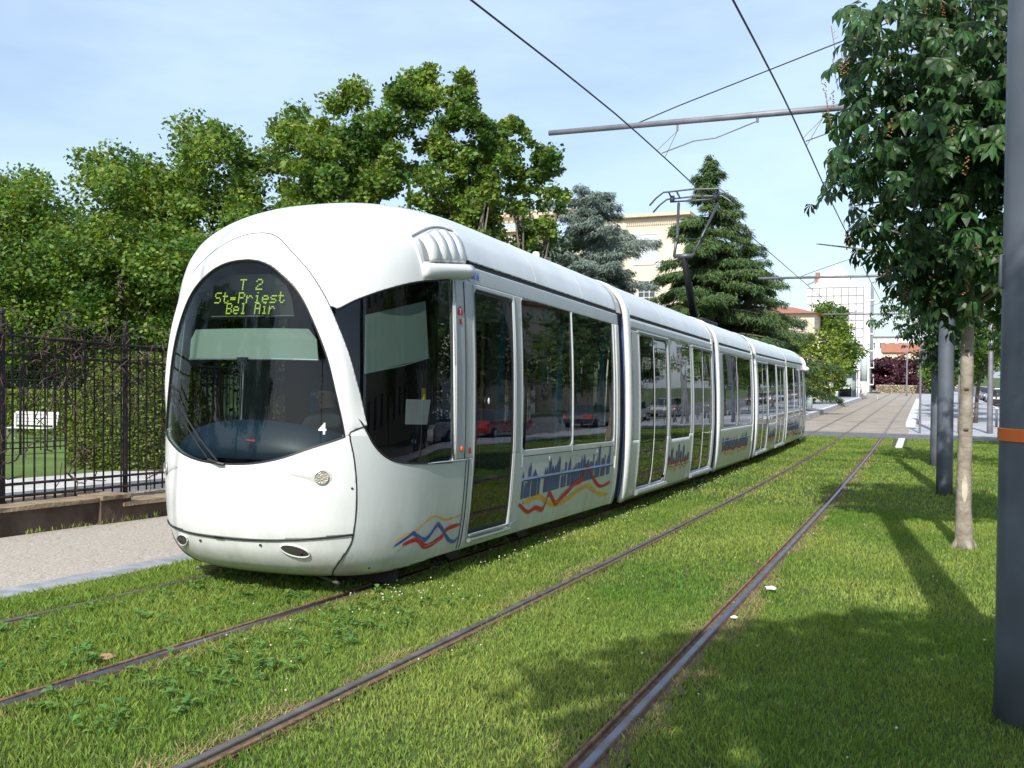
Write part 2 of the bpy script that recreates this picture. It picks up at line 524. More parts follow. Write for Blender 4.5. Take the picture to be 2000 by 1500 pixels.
# ------------------------------------------------------------------ grass (stuff)
grassm = mat('grass_blade', (0.13, 0.245, 0.04), 0.75, vscale=0.55, col2=(0.265, 0.345, 0.08), island=0.35, transl=0.35, spec=0.25, detail=6)
def hash_noise(x, y):
    return (np.sin(x*1.7+y*0.9)+np.sin(x*3.1-y*2.3+1.3)+np.sin(x*0.7+y*4.1+2.1))/3
def field(name, n, x0, x1, y0, y1, hgt, wid, m, label):
    x = nr.uniform(x0, x1, n); y = y0+(y1-y0)*nr.uniform(0, 1, n)
    keep = np.ones(n, bool)
    for k, rx in enumerate(RX):
        dl, dr = [(0.085, 0.075), (0.075, 0.105), (0.095, 0.080), (0.080, 0.12)][k]
        q = nr.uniform(0.55, 1.0, n)
        cl = np.ones(n) if k in (1, 3) else np.where(k == 0, .85, 1)*np.where(np.abs(hash_noise(x*.3+k*5, y*2.1)) < (.16 if k == 2 else .10)+np.clip((y-8)/60, 0, .25), .45, 1.0)
        keep &= ~((x > rx-dl*q*cl) & (x < rx+dr*q*cl))
    keep &= ~((x > -0.82) & (y > 35.8) & (x < -0.3))
    x = x[keep]; y = y[keep]; n = len(x)
    hn = hash_noise(x, y)
    rough = np.clip((-3.4-x)/1.2, 0, 1)             # longer, tuftier around the tram's own track
    L = hgt*nr.uniform(0.55, 1.25, n)*(1+0.22*hn)*(1+0.55*rough)
    wd = wid*nr.uniform(0.7, 1.3, n)
    az = nr.uniform(0, 2*PI, n)
    ln = nr.uniform(0, 2*PI, n); lean = L*nr.uniform(0.1, 0.75, n)
    wx = x+curve_v(y); wz = zg_v(y)-0.01
    dx = np.cos(az)*wd/2; dy = np.sin(az)*wd/2
    V = np.zeros((n, 4, 3))
    V[:, 0] = np.stack([wx-dx, y-dy, wz], 1); V[:, 1] = np.stack([wx+dx, y+dy, wz], 1)
    mxp = np.stack([wx+np.cos(ln)*lean*0.35, y+np.sin(ln)*lean*0.35, wz+L*0.6], 1)
    V[:, 2] = mxp+np.stack([dx*0.8, dy*0.8, 0*dx], 1)
    V[:, 3] = np.stack([wx+np.cos(ln)*lean, y+np.sin(ln)*lean, wz+L], 1)
    i = np.arange(n)*4
    F = np.concatenate([np.stack([i, i+1, i+2], 1), np.stack([i, i+2, i+3], 1)])
    o = link(name, new_mesh(name, V.reshape(-1, 3), F), m)
    tag(o, label, 'grass', kind='stuff')
field('grass', 265000, -6.42, 2.6, 2.3, 8.0, 0.036, 0.0065, grassm, 'short mown grass closest to the camera between the tram rails')
field('grass', 150000, -6.42, 3.4, 8.0, 16.0, 0.040, 0.011, grassm, 'mown grass beside the tram in the middle distance')
field('grass', 80000, -6.42, 3.4, 16.0, 41.9, 0.048, 0.024, grassm, 'mown grass strip running on to the cross road')

drym = mat('dry_blade', (0.34, 0.27, 0.13), 0.85, island=0.35, transl=0.2)
def dryfield(n, y0, y1, L0, wd0):
    k = nr.randint(0, 4, n); c = np.array(RX)[k]+np.array([-.13, .16, -.13, .17])[k]*nr.choice([1, 1, 1, -.9], n)
    x = c+nr.normal(0, .05, n); y = nr.uniform(y0, y1, n)
    m_ = nr.uniform(0, 1, n) < .12
    x = np.where(m_, nr.uniform(-6.3, 2.2, n), x)
    kp = hash_noise(x*2.2, y*1.4+3) > -.1
    for rx in RX: kp &= np.abs(x-rx) > .062
    x = x[kp]; y = y[kp]; n = len(x)
    az = nr.uniform(0, 2*PI, n); L = L0*nr.uniform(.5, 1.3, n); el = nr.uniform(.05, .8, n)
    wx = x+curve_v(y); wz = zg_v(y)+.004
    P = np.stack([wx, y, wz], 1); s_ = np.stack([-np.sin(az), np.cos(az), 0*az], 1)*(wd0/2)
    d = np.stack([np.cos(az)*np.cos(el), np.sin(az)*np.cos(el), np.sin(el)], 1)*L[:, None]
    Vv = np.stack([P-s_, P+s_, P+d], 1).reshape(-1, 3)
    tag(link('dry_grass', new_mesh('dry_grass', Vv, np.arange(n*3).reshape(-1, 3)), drym), 'dry straw-coloured grass blades along the rails', 'grass', kind='stuff')
dryfield(26000, 2.5, 10, .045, .006)
dryfield(16000, 10, 40, .06, .014)
# broad-leaved weeds and white clover in the grass
weedm = mat('weed_leaf', (0.10, 0.215, 0.04), 0.6, island=0.4, transl=0.3)
def weeds(n, x0, x1, y0, y1, label):
    V = []; F = []
    rr = random.Random(n)
    for _ in range(n):
        cx = rr.uniform(x0, x1); cy = rr.uniform(y0, y1)
        for _k in range(rr.randint(4, 8)):
            a = rr.uniform(0, 2*PI); L = rr.uniform(0.035, 0.085); w_ = L*rr.uniform(0.35, 0.6); e = rr.uniform(0.1, 0.7)
            X0, Y0_, Z0 = W(cx, cy, 0.01)
            Z0 += rr.uniform(0, 0.045)
            d = Vector((math.cos(a)*math.cos(e), math.sin(a)*math.cos(e), math.sin(e))); s = Vector((-math.sin(a), math.cos(a), 0))*w_/2
            o = Vector((X0, Y0_, Z0))
            b = len(V)
            V += [o, o+d*L*0.5+s, o+d*L+Vector((0, 0, -L*0.3)), o+d*L*0.5-s, o+d*L*0.55+Vector((0, 0, -0.006))]
            F += [(b, b+1, b+4), (b+1, b+2, b+4), (b+2, b+3, b+4), (b+3, b, b+4)]
    o = link('weeds', new_mesh('weeds', V, F), weedm)
    tag(o, label, 'weeds', kind='stuff')
weeds(230, -5.6, -4.4, 3.6, 8.5, 'broad-leaved weeds between the rails in front of the tram')
weeds(120, -4.15, -3.3, 3.3, 7.0, 'broad-leaved weeds right of the rusty rail')
cloverm = mat('clover_flower', (0.55, 0.52, 0.36), 0.8, island=0.2)
b = MB()
rr = random.Random(5)
spots = [(rr.gauss(-3.75, 0.10), rr.uniform(8.3, 24), 1) for _ in range(230)]+[(rr.gauss(-3.8, 0.25), rr.gauss(6.4, 0.7), 1) for _ in range(46)]+[(rr.uniform(-5.5, 2.0), rr.uniform(4, 14), 1) for _ in range(60)]
for (x, y, s) in spots:
    p = W(x, y, 0.055+rr.uniform(0, 0.03)); r = rr.uniform(0.005, 0.009)
    b.ball(p, r, r, r*0.8, 6, 4)
tag(b.build('clover_flowers', cloverm, smooth=True), 'tiny white clover flowers scattered in the grass along the tram', 'flowers', kind='stuff')
# litter and a dead leaf
paper = mat('crumpled_paper', (0.75, 0.74, 0.74), 0.8, bump=0.5)
def litter(x, y, s, m, label, cat, name):
    bm = bmesh.new()
    bmesh.ops.create_icosphere(bm, subdivisions=2, radius=s)
    rr = random.Random(int(y*100))
    for v in bm.verts:
        k = rr.uniform(0.55, 1.15); v.co = Vector((v.co.x*k*1.3, v.co.y*k, abs(v.co.z)*k*0.6))
    me = bpy.data.meshes.new(name); bm.to_mesh(me); bm.free()
    o = link(name, me, m); o.location = W(x, y, 0.03)
    tag(o, label, cat)
litter(-1.13, 8.58, 0.045, paper, 'crumpled white paper in the grass right of the shiny rail', 'litter', 'paper_scrap')
litter(-1.22, 7.25, 0.022, paper, 'small white scrap lying right against the shiny rail', 'litter', 'paper_scrap')
deadm = mat('dead_leaf', (0.30, 0.19, 0.11), 0.9, var=0.2)
litter(-4.42, 4.28, 0.04, deadm, 'curled brown dead leaf by the rusty rail', 'leaf', 'dead_leaf')

# ------------------------------------------------------------------ TRAM
RAILTOP = 0.026
S0z = [.10, .15, .25, .4, .6, .85, 1.1, 1.5, 2, 2.5, 2.7, 2.9, 3.08, 3.26, 3.40, 3.49]
S0v = [.60, .36, .18, .07, .015, 0, 0, .01, .03, .09, .15, .28, .50, .85, 1.35, 2.1]
Wz = [.10, .30, .7, 1.25, 1.8, 2.7, 2.9, 3.09, 3.26, 3.36, 3.43, 3.49]
Wv = [1.07, 1.135, 1.18, 1.205, 1.197, 1.15, 1.13, 1.075, .95, .82, .60, .0]
DD, NN = 1.4, 2.6
def smooth_interp(xs, ys):
    # monotone-ish cubic (Catmull-Rom on nonuniform knots), sampled
    xs = np.array(xs); ys = np.array(ys)
    m = np.zeros(len(xs)); d = np.diff(ys)/np.diff(xs)
    m[0] = d[0]; m[-1] = d[-1]
    for i in range(1, len(xs)-1):
        m[i] = 0 if d[i-1]*d[i] < 0 else 2*d[i-1]*d[i]/(d[i-1]+d[i]+1e-12) if abs(d[i-1]+d[i]) > 1e-9 else 0
    def fn(x):
        x = np.clip(np.asarray(x, float), xs[0], xs[-1])
        i = np.clip(np.searchsorted(xs, x, side='right')-1, 0, len(xs)-2)
        h = xs[i+1]-xs[i]; t = (x-xs[i])/h
        return (2*t**3-3*t**2+1)*ys[i]+(t**3-2*t**2+t)*h*m[i]+(-2*t**3+3*t**2)*ys[i+1]+(t**3-t**2)*h*m[i+1]
    return fn
fW = smooth_interp(Wz, Wv); fS = smooth_interp(S0z, S0v)
def sx(x, z):
    q = min(1.0, abs(x)/max(1e-6, float(fW(z))))
    return float(fS(z))+DD*(1-(1-q**NN)**(1/NN))
def xs_(s, z):
    q = max(0.0, 1-(s-float(fS(z)))/DD)
    return float(fW(z))*(max(0.0, 1-q**NN))**(1/NN)
def nrm_side(s, z):
    e = 0.004
    a = Vector((xs_(s+e, z)-xs_(s-e, z), 2*e, 0)); b = Vector((xs_(s, z+e)-xs_(s, z-e), 0, 2*e))
    n = a.cross(b).normalized()
    return n if n.x > 0 else -n
def nrm_front(x, z):
    e = 0.004
    a = Vector((2*e, sx(x+e, z)-sx(x-e, z), 0)); b = Vector((0, sx(x, z+e)-sx(x, z-e), 2*e))
    n = a.cross(b).normalized()
    return n if n.y < 0 else -n
def PF(x, z, off=0.0):
    return Vector((x, sx(x, z), z))+nrm_front(x, z)*off
def PS(s, z, off=0.0, side=1):
    p = Vector((xs_(s, z), s, z))+nrm_side(s, z)*off
    return Vector((p.x*side, p.y, p.z))

def split(V, T, f, eps=1e-5):
    f = np.where(np.abs(f) < eps, eps, f)
    ins = f < 0
    k = ins[T].sum(1)
    TA = [T[k == 3]]; TB = [T[k == 0]]
    Vn = list(); cache = {}; nb = len(V)
    ra = []; rb = []
    def cut(i, j):
        key = (i, j) if i < j else (j, i)
        if key not in cache:
            a, c = key
            t = f[a]/(f[a]-f[c])
            cache[key] = nb+len(Vn); Vn.append(V[a]*(1-t)+V[c]*t)
        return cache[key]
    for tri in T[(k == 1) | (k == 2)]:
        s = [bool(ins[v]) for v in tri]
        odd = s.index(True) if sum(s) == 1 else s.index(False)
        a, b_, c = tri[odd], tri[(odd+1) % 3], tri[(odd+2) % 3]
        p, q = cut(a, b_), cut(a, c)
        one = [(a, p, q)]; two = [(p, b_, c), (p, c, q)]
        if sum(s) == 1: ra += one; rb += two
        else: rb += one; ra += two
    V2 = np.vstack([V, np.array(Vn)]) if Vn else V
    A = np.vstack(TA+([np.array(ra)] if ra else [])).astype(int)
    B = np.vstack(TB+([np.array(rb)] if rb else [])).astype(int)
    return V2, A, B
def poly_sdf(px, py, poly):
    P = np.array(poly, float); n = len(P)
    d = np.full(px.shape, 1e9); ins = np.zeros(px.shape, bool)
    for i in range(n):
        a = P[i]; b_ = P[(i+1) % n]
        e = b_-a; L = e@e
        if L < 1e-12: continue
        t = np.clip(((px-a[0])*e[0]+(py-a[1])*e[1])/L, 0, 1)
        d = np.minimum(d, np.hypot(px-a[0]-t*e[0], py-a[1]-t*e[1]))
        c = ((a[1] > py) != (b_[1] > py)) & (px < (b_[0]-a[0])*(py-a[1])/((b_[1]-a[1]) if b_[1] != a[1] else 1e-12)+a[0])
        ins ^= c
    return np.where(ins, -d, d)
def smooth_curve(pts, n=8):
    P = [np.array(p, float) for p in pts]; out = []
    for i in range(len(P)-1):
        p0 = P[max(i-1, 0)]; p1 = P[i]; p2 = P[i+1]; p3 = P[min(i+2, len(P)-1)]
        for k in range(n):
            t = k/n
            out.append(0.5*((2*p1)+(-p0+p2)*t+(2*p0-5*p1+4*p2-p3)*t*t+(-p0+3*p1-3*p2+p3)*t**3))
    out.append(P[-1])
    return out
def compact(V, T):
    u, inv = np.unique(T, return_inverse=True)
    return V[u], inv.reshape(T.shape)

# half outlines traced on the nose (x, z)
WS = smooth_curve([(0, 2.697), (.07, 2.695), (.2, 2.668), (.34, 2.598), (.53, 2.432), (.668, 2.192), (.776, 1.912), (.845, 1.612), (.885, 1.411), (.904, 1.294)])+smooth_curve([(.904, 1.294), (.837, 1.258), (.68, 1.192), (.496, 1.119), (.286, 1.072), (.08, 1.055), (0, 1.054)])[1:]
HO = smooth_curve([(0, 2.948), (.06, 2.946), (.14, 2.932), (.25, 2.885), (.37, 2.80), (.572, 2.622), (.706, 2.438), (.802, 2.238), (.895, 1.978), (.961, 1.696), (.997, 1.494), (1.015, 1.38)])
HO2 = HO+[np.array((.947, 1.339)), np.array((.926, 1.303))]+WS[65:]
def mirror(h): return [tuple(p) for p in h]+[(-p[0], p[1]) for p in h[::-1][0:]]
wsP = mirror(WS)
hoP = mirror(HO+[np.array((.947, 1.339)), np.array((.932, 1.303)), np.array((.5, 1.14)), np.array((0, 1.10))])
SEAMH = smooth_curve([(1.012, 1.379), (.947, 1.339), (.93, 1.303), (.955, 1.129), (.967, .925), (.963, .721), (.937, .515), (.89, .39), (.80, .27), (.70, .17), (.62, .10)], 5)
frP = mirror([np.array((0, 1.36))]+SEAMH+[np.array((.55, .0)), np.array((0, .0))])
CW = [(.20, 2.33), (.28, 2.32), (.30, 2.30)]+smooth_curve([(.30, 2.30), (.435, 2.393), (.69, 2.502), (1.059, 2.604), (1.62, 2.691)], 6)[1:]+[(1.64, 1.045)]+smooth_curve([(1.64, 1.041), (1.119, 1.055), (.832, 1.073), (.65, 1.115), (.52, 1.22), (.42, 1.40), (.30, 1.55)], 6)[1:]+[(.16, 1.55), (.16, 2.33)]

def cab_mesh():
    zs = np.concatenate([np.linspace(.10, .3, 12)[:-1], np.linspace(.3, 2.9, 118)[:-1], np.linspace(2.9, 3.34, 32)[:-1], np.linspace(3.34, 3.49, 22)])
    t = np.linspace(0, PI/2, 112)
    fx = np.sin(t)**(2/NN); fs = DD*(1-np.abs(np.cos(t))**(2/NN))
    tail = np.linspace(0, 1, 58)[1:]**1.1
    SE = 6.86
    hx = np.concatenate([fx, np.ones(len(tail))])
    V = []
    for z in zs:
        w_ = float(fW(z)); s0 = float(fS(z))
        s = np.concatenate([s0+fs, s0+DD+(SE-s0-DD)*tail])
        x = hx*w_
        for k in range(len(s)-1, 0, -1): V.append((-x[k], s[k], z))
        for k in range(len(s)): V.append((x[k], s[k], z))
    n = 2*(len(fx)+len(tail))-1
    V = np.array(V); T = []
    for j in range(len(zs)-1):
        for i in range(n-1):
            a = j*n+i; b_ = a+1; c = a+n; d = c+1
            T.append((a, b_, d)); T.append((a, d, c))
    return V, np.array(T)

def solid(me_o, th):
    md = me_o.modifiers.new('thickness', 'SOLIDIFY'); md.thickness = th; md.offset = -1

TRAM = empty('tram', W(TC1, 6.0, RAILTOP))
def frame(ya, yb):
    a = Vector(W(TC1, ya, RAILTOP)); b_ = Vector(W(TC1, yb, RAILTOP))
    ey = (b_-a).normalized(); ex = ey.cross(Vector((0, 0, 1))).normalized(); ez = ex.cross(ey)
    M = Matrix(((ex.x, ey.x, ez.x, a.x), (ex.y, ey.y, ez.y, a.y), (ex.z, ey.z, ez.z, a.z), (0, 0, 0, 1)))
    return M
TL = Matrix.Translation(TRAM.location).inverted()
M1 = TL @ frame(6.0, 12.86)
M5 = TL @ frame(38.35, 31.5)      # rear cab car: same shape turned round
CABPARTS = []
def components(n, T):
    lab = np.arange(n)
    while True:
        mn = lab[T].min(1)
        new = lab.copy()
        for k in range(3): np.minimum.at(new, T[:, k], mn)
        new = new[new]
        if (new == lab).all(): return lab
        lab = new
def emit_piece(name, V, T, m, Ms, parent=None, inward=0.0, th=0.03, label=None, regs=None):
    """create one object per frame matrix from triangles in cab coordinates"""
    V, T = compact(V, T)
    lab = components(len(V), T)[T[:, 0]]
    ids, cnt = np.unique(lab, return_counts=True)
    ids = [i for i, c in zip(ids, cnt) if c > 3]
    if len(ids) > 1:
        r = []
        for i in ids: r += emit_piece(name, V, T[lab == i], m, Ms, parent, inward, th, label)
        return r
    outs = []
    # vertex normals
    fn = np.cross(V[T[:, 1]]-V[T[:, 0]], V[T[:, 2]]-V[T[:, 0]])
    vn = np.zeros_like(V)
    for k in range(3): np.add.at(vn, T[:, k], fn)
    vn /= (np.linalg.norm(vn, axis=1)[:, None]+1e-12)
    V = V-vn*inward
    for i, M in enumerate(Ms):
        Mn = np.array(M)
        VV = V@Mn[:3, :3].T+Mn[:3, 3]
        o = link(name, new_mesh(name, VV, T, True), m, parent[i] if isinstance(parent, list) else (parent or TRAM))
        if th: solid(o, th)
        if label: o['label'] = label
        outs.append(o)
    return outs
blindm = mat('sun_blind', (0.38, 0.47, 0.42), 0.7)
dashm = mat('dashboard', (0.018, 0.04, 0.08), 0.45)
bluem = mat('blue_paint', (0.03, 0.10, 0.36), 0.4)
bluestripe = mat('blue_strip', (0.04, 0.09, 0.28), 0.4)
redm = mat('red_paint', (0.55, 0.02, 0.02), 0.45)
yelm = mat('yellow_paint', (0.78, 0.42, 0.03), 0.45)
orangem = mat('orange_lamp', (0.75, 0.12, 0.02), 0.3)
navym = mat('navy_print', (0.07, 0.10, 0.22), 0.5, var=0.2)
tealm = mat('teal_panel', (0.04, 0.30, 0.42), 0.4)
seatm = mat('seat_fabric', (0.03, 0.08, 0.22), 0.8, var=0.3, vscale=20)
ceilm = mat('ceiling_panel', (0.30, 0.31, 0.31), 0.7)
polem = mat('grab_pole', (0.65, 0.50, 0.05), 0.4)
ledm = emit('led_dots', (0.62, 0.85, 0.06), 1.15)
redled = emit('red_lamp', (1.0, 0.03, 0.05), 0.9)
plainw = mat('white_print', (0.8, 0.8, 0.8), 0.5)

V, T = cab_mesh()
sst = np.clip((V[:, 1]-.4)/1.2, 0, 1)
zb = .115+.085*sst*sst*(3-2*sst)
V, _, T = split(V, T, V[:, 2]-zb)
MS = [M1, M5]
def F3(V): return V[:, 0], V[:, 1], V[:, 2]
x, s, z = F3(V); V, P_ws, T = split(V, T, np.maximum(poly_sdf(x, z, wsP), s-1.0))
x, s, z = F3(V); V, P_ho, T = split(V, T, np.maximum(poly_sdf(x, z, hoP), s-1.2))
x, s, z = F3(V); V, P_fr, T = split(V, T, np.maximum(poly_sdf(x, z, frP), s-.85))
x, s, z = F3(V); V, P_bu, P_no = split(V, P_fr, z-(.462+.055*(x/.94)**2))
x, s, z = F3(V); V, P_cw, T = split(V, T, np.maximum(poly_sdf(s, z, CW), .45-np.abs(x)))
def rect(V, s0, s1, z0, z1):
    return np.maximum(np.maximum(s0-V[:, 1], V[:, 1]-s1), np.maximum(z0-V[:, 2], V[:, 2]-z1))
def take(r):
    global V, T
    V, A, T = split(V, T, r)
    return A
P_dr = take(rect(V, 2.085, 3.03, .32, 2.665))
P_w1 = take(rect(V, 3.27, 4.865, 1.085, 2.712))
P_w2 = take(rect(V, 4.885, 6.60, 1.085, 2.712))
P_gu = take(rect(V, 1.93, 7.0, 2.868, 2.925))
P_rf = take(rect(V, 1.93, 7.0, 2.925, 4.0))
P_ct = take(rect(V, 1.93, 7.0, 2.712, 2.868))
P_pl = take(rect(V, 1.638, 3.27, 1.06, 2.80))
P_ef = take(rect(V, 6.70, 7.0, 0, 2.868))
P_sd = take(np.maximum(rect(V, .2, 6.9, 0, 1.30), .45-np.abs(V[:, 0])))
emit_piece('windscreen', V, P_ws, wsglass, MS, inward=0.012, th=0.0)
# raised rim of the hoop round the windscreen
Vh = V.copy()
dws = np.maximum(poly_sdf(V[:, 0], V[:, 2], wsP), 0); dho = np.maximum(-poly_sdf(V[:, 0], V[:, 2], hoP), 0)
tt = dws/(dws+dho+1e-9)
fn = np.cross(V[P_ho[:, 1]]-V[P_ho[:, 0]], V[P_ho[:, 2]]-V[P_ho[:, 0]]); vn = np.zeros_like(V)
for k in range(3): np.add.at(vn, P_ho[:, k], fn)
vn /= (np.linalg.norm(vn, axis=1)[:, None]+1e-12)
fade = np.clip((V[:, 2]-1.30)/.45, 0, 1)
Vh = V+vn*(0.034*np.sin(PI*tt)**1.2*(.12+.88*fade*fade*(3-2*fade)))[:, None]
emit_piece('windscreen_hoop', Vh, P_ho, white, MS, th=0.05)
emit_piece('nose_panel', V, P_no, white, MS, th=0.04)
emit_piece('bumper', V, P_bu, white, MS, inward=0.004, th=0.04)
emit_piece('body_shell', V, T, white, MS, th=0.04)
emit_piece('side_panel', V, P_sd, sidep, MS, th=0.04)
emit_piece('roof', V, P_rf, roofm, MS, th=0.04)
emit_piece('cantrail', V, P_ct, silver, MS, th=0.03)
emit_piece('gutter', V, P_gu, black, MS, inward=0.02, th=0.02)
emit_piece('side_pillar', V, P_pl, silver, MS, th=0.03)
emit_piece('end_frame', V, P_ef, white, MS, inward=-0.006, th=0.05)
def by_side(Tp):
    cx = V[Tp].mean(1)[:, 0]
    return Tp[cx > 0], Tp[cx <= 0]
for Tp in by_side(P_cw): emit_piece('cab_side_window', V, Tp, cabglass, MS, inward=0.012, th=0)
for nm in (P_w1, P_w2):
    for Tp in by_side(nm): emit_piece('window', V, Tp, glass, MS, inward=0.006, th=0)
for Tp in by_side(P_dr):
    V, inn, ring = split(V, Tp, rect(V, 2.125, 2.99, .37, 2.63))
    fr = emit_piece('door', V, ring, black, MS, inward=0.008, th=0.03)
    emit_piece('door_window', V, inn, glass, MS, parent=fr, inward=0.012, th=0)

# ---- middle cars
PZ = np.concatenate([np.linspace(.17, 2.9, 40)[:-1], np.linspace(2.9, 3.34, 14)[:-1], np.linspace(3.34, 3.49, 12)])
def car_mesh(L):
    prof = [(float(fW(z)), z) for z in PZ]+[(-float(fW(z)), z) for z in PZ[::-1][1:]]
    ss = np.linspace(0, L, int(L/0.16))
    Vc = np.array([(px, s_, pz) for s_ in ss for (px, pz) in prof]); n = len(prof); Tc = []
    for j in range(len(ss)-1):
        for i in range(n-1):
            a = j*n+i; b_ = a+1; c = a+n; d = c+1
            Tc.append((a, c, d)); Tc.append((a, d, b_))
    return Vc, np.array(Tc)
def middle_car(ya, yb, doors, wins):
    global V, T
    L = yb-ya
    M = TL @ frame(ya, yb)
    V, T = car_mesh(L)
    Dp = []; Wp = []
    for (a, b_) in doors:
        m = (a+b_)/2
        Dp.append((take(rect(V, a, m-.012, .33, 2.665)), a, m-.012)); Dp.append((take(rect(V, m+.012, b_, .33, 2.665)), m+.012, b_))
    for (a, b_, z0) in wins: Wp.append(take(rect(V, a, b_, z0, 2.70)))
    gu = take(rect(V, .22, L-.14, 2.868, 2.925)); rf = take(rect(V, .22, L-.14, 2.925, 4)); ct = take(rect(V, .22, L-.14, 2.70, 2.868))
    ef = take(-rect(V, .22, L-.14, -1, 9))
    pl = take(rect(V, .22, L-.14, 1.06, 2.70))
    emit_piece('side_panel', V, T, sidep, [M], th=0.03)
    emit_piece('roof', V, rf, roofm, [M], th=0.04)
    emit_piece('cantrail', V, ct, silver, [M], th=0.03)
    emit_piece('gutter', V, gu, black, [M], inward=0.02, th=0.02)
    emit_piece('end_frame', V, ef, white, [M], inward=-0.012, th=0.05)
    emit_piece('side_pillar', V, pl, silver, [M], th=0.03)
    for w_ in Wp:
        for Tp in by_side(w_): emit_piece('window', V, Tp, glass, [M], inward=0.006, th=0)
    for (d, a, b_) in Dp:
        for Tp in by_side(d):
            V, inn, ring = split(V, Tp, rect(V, a+.03, b_-.03, .37, 2.635))
            fr = emit_piece('door', V, ring, black, [M], inward=0.008, th=0.03)
            emit_piece('door_window', V, inn, glass, [M], parent=fr, inward=0.012, th=0)
    return M, L
M2, L2 = middle_car(13.27, 19.68, [(.70, 2.44), (4.46, 6.20)], [(2.66, 4.24, 1.0)])
M3, L3 = middle_car(20.14, 24.86, [], [(.62, 2.34, 1.085), (2.37, 4.35, 1.085)])
M4, L4 = middle_car(25.30, 31.72, [(.32, 2.06), (4.0, 5.74)], [(2.26, 3.8, 1.0)])

# bellows between cars
bellm = mat('bellows_rubber', (0.045, 0.042, 0.045), 0.7, var=0.3)
def bellows(Ma, sa, Mb, sb):
    n = 13
    Vb = []; Fb = []
    pz = [.25, .6, 1.2, 1.8, 2.4, 2.85, 3.02, 3.15, 3.26, 3.35, 3.40]
    prof = [(float(fW(q_))-.06, q_) for q_ in pz[:-1]]+[(0, 3.40)]
    prof = prof+[(-p, q_) for p, q_ in prof[:-1][::-1]]
    for i in range(n):
        t = i/(n-1); k = 1.0 if i % 2 else 0.965
        for (px, pz_) in prof:
            a = Ma @ Vector((px*k, sa, 1.7+(pz_-1.7)*k)); b_ = Mb @ Vector((px*k, sb, 1.7+(pz_-1.7)*k))
            if Mb.to_3x3()[0][0]*Ma.to_3x3()[0][0] < 0: b_ = Mb @ Vector((-px*k, sb, 1.7+(pz_-1.7)*k))
            Vb.append(a.lerp(b_, t))
    m = len(prof)
    for i in range(n-1):
        for k in range(m-1): Fb.append((i*m+k, i*m+k+1, (i+1)*m+k+1, (i+1)*m+k))
    b = MB(); b.add(Vb, Fb)
    o = b.build('bellows', bellm, TRAM, smooth=False); solid(o, 0.02)
bellows(M1, 6.84, M2, .02); bellows(M2, L2-.02, M3, .02); bellows(M3, L3-.02, M4, .02); bellows(M4, L4-.02, M5, 6.84)
# blue edge strip and pale gangway cover at every joint
for (M, s0, d) in ((M2, -.035, 1), (M3, -.035, 1), (M4, -.03, 1)):
    for sd in (1, -1):
        b = MB(M)
        pts = [(sd*(float(fW(q_))-.045), s0-.01, q_) for q_ in np.linspace(.25, 2.86, 14)]
        b.tube(pts, 0.013, 6)
        b.build('blue_edge_strip', bluestripe, TRAM)
cream = mat('gangway_cover', (0.62, 0.58, 0.53), 0.5)
def cover(M, sa, sb):
    b = MB(M)
    pz = [2.9, 3.05, 3.2, 3.30, 3.38, 3.45]
    prof = [(float(fW(q_))+.002, q_) for q_ in pz]+[(0, 3.492)]
    prof = prof+[(-p, q_) for p, q_ in prof[:-1][::-1]]
    Vb = [(p, s_, q_) for s_ in (sa, sb) for (p, q_) in prof]; m = len(prof)
    b.add(Vb, [(k, k+1, m+k+1, m+k) for k in range(m-1)])
    o = b.build('gangway_cover', cream, TRAM); solid(o, 0.03)
cover(M1, 6.865, 7.06); cover(M2, L2+.005, L2+.2); cover(M3, L3+.005, L3+.18)

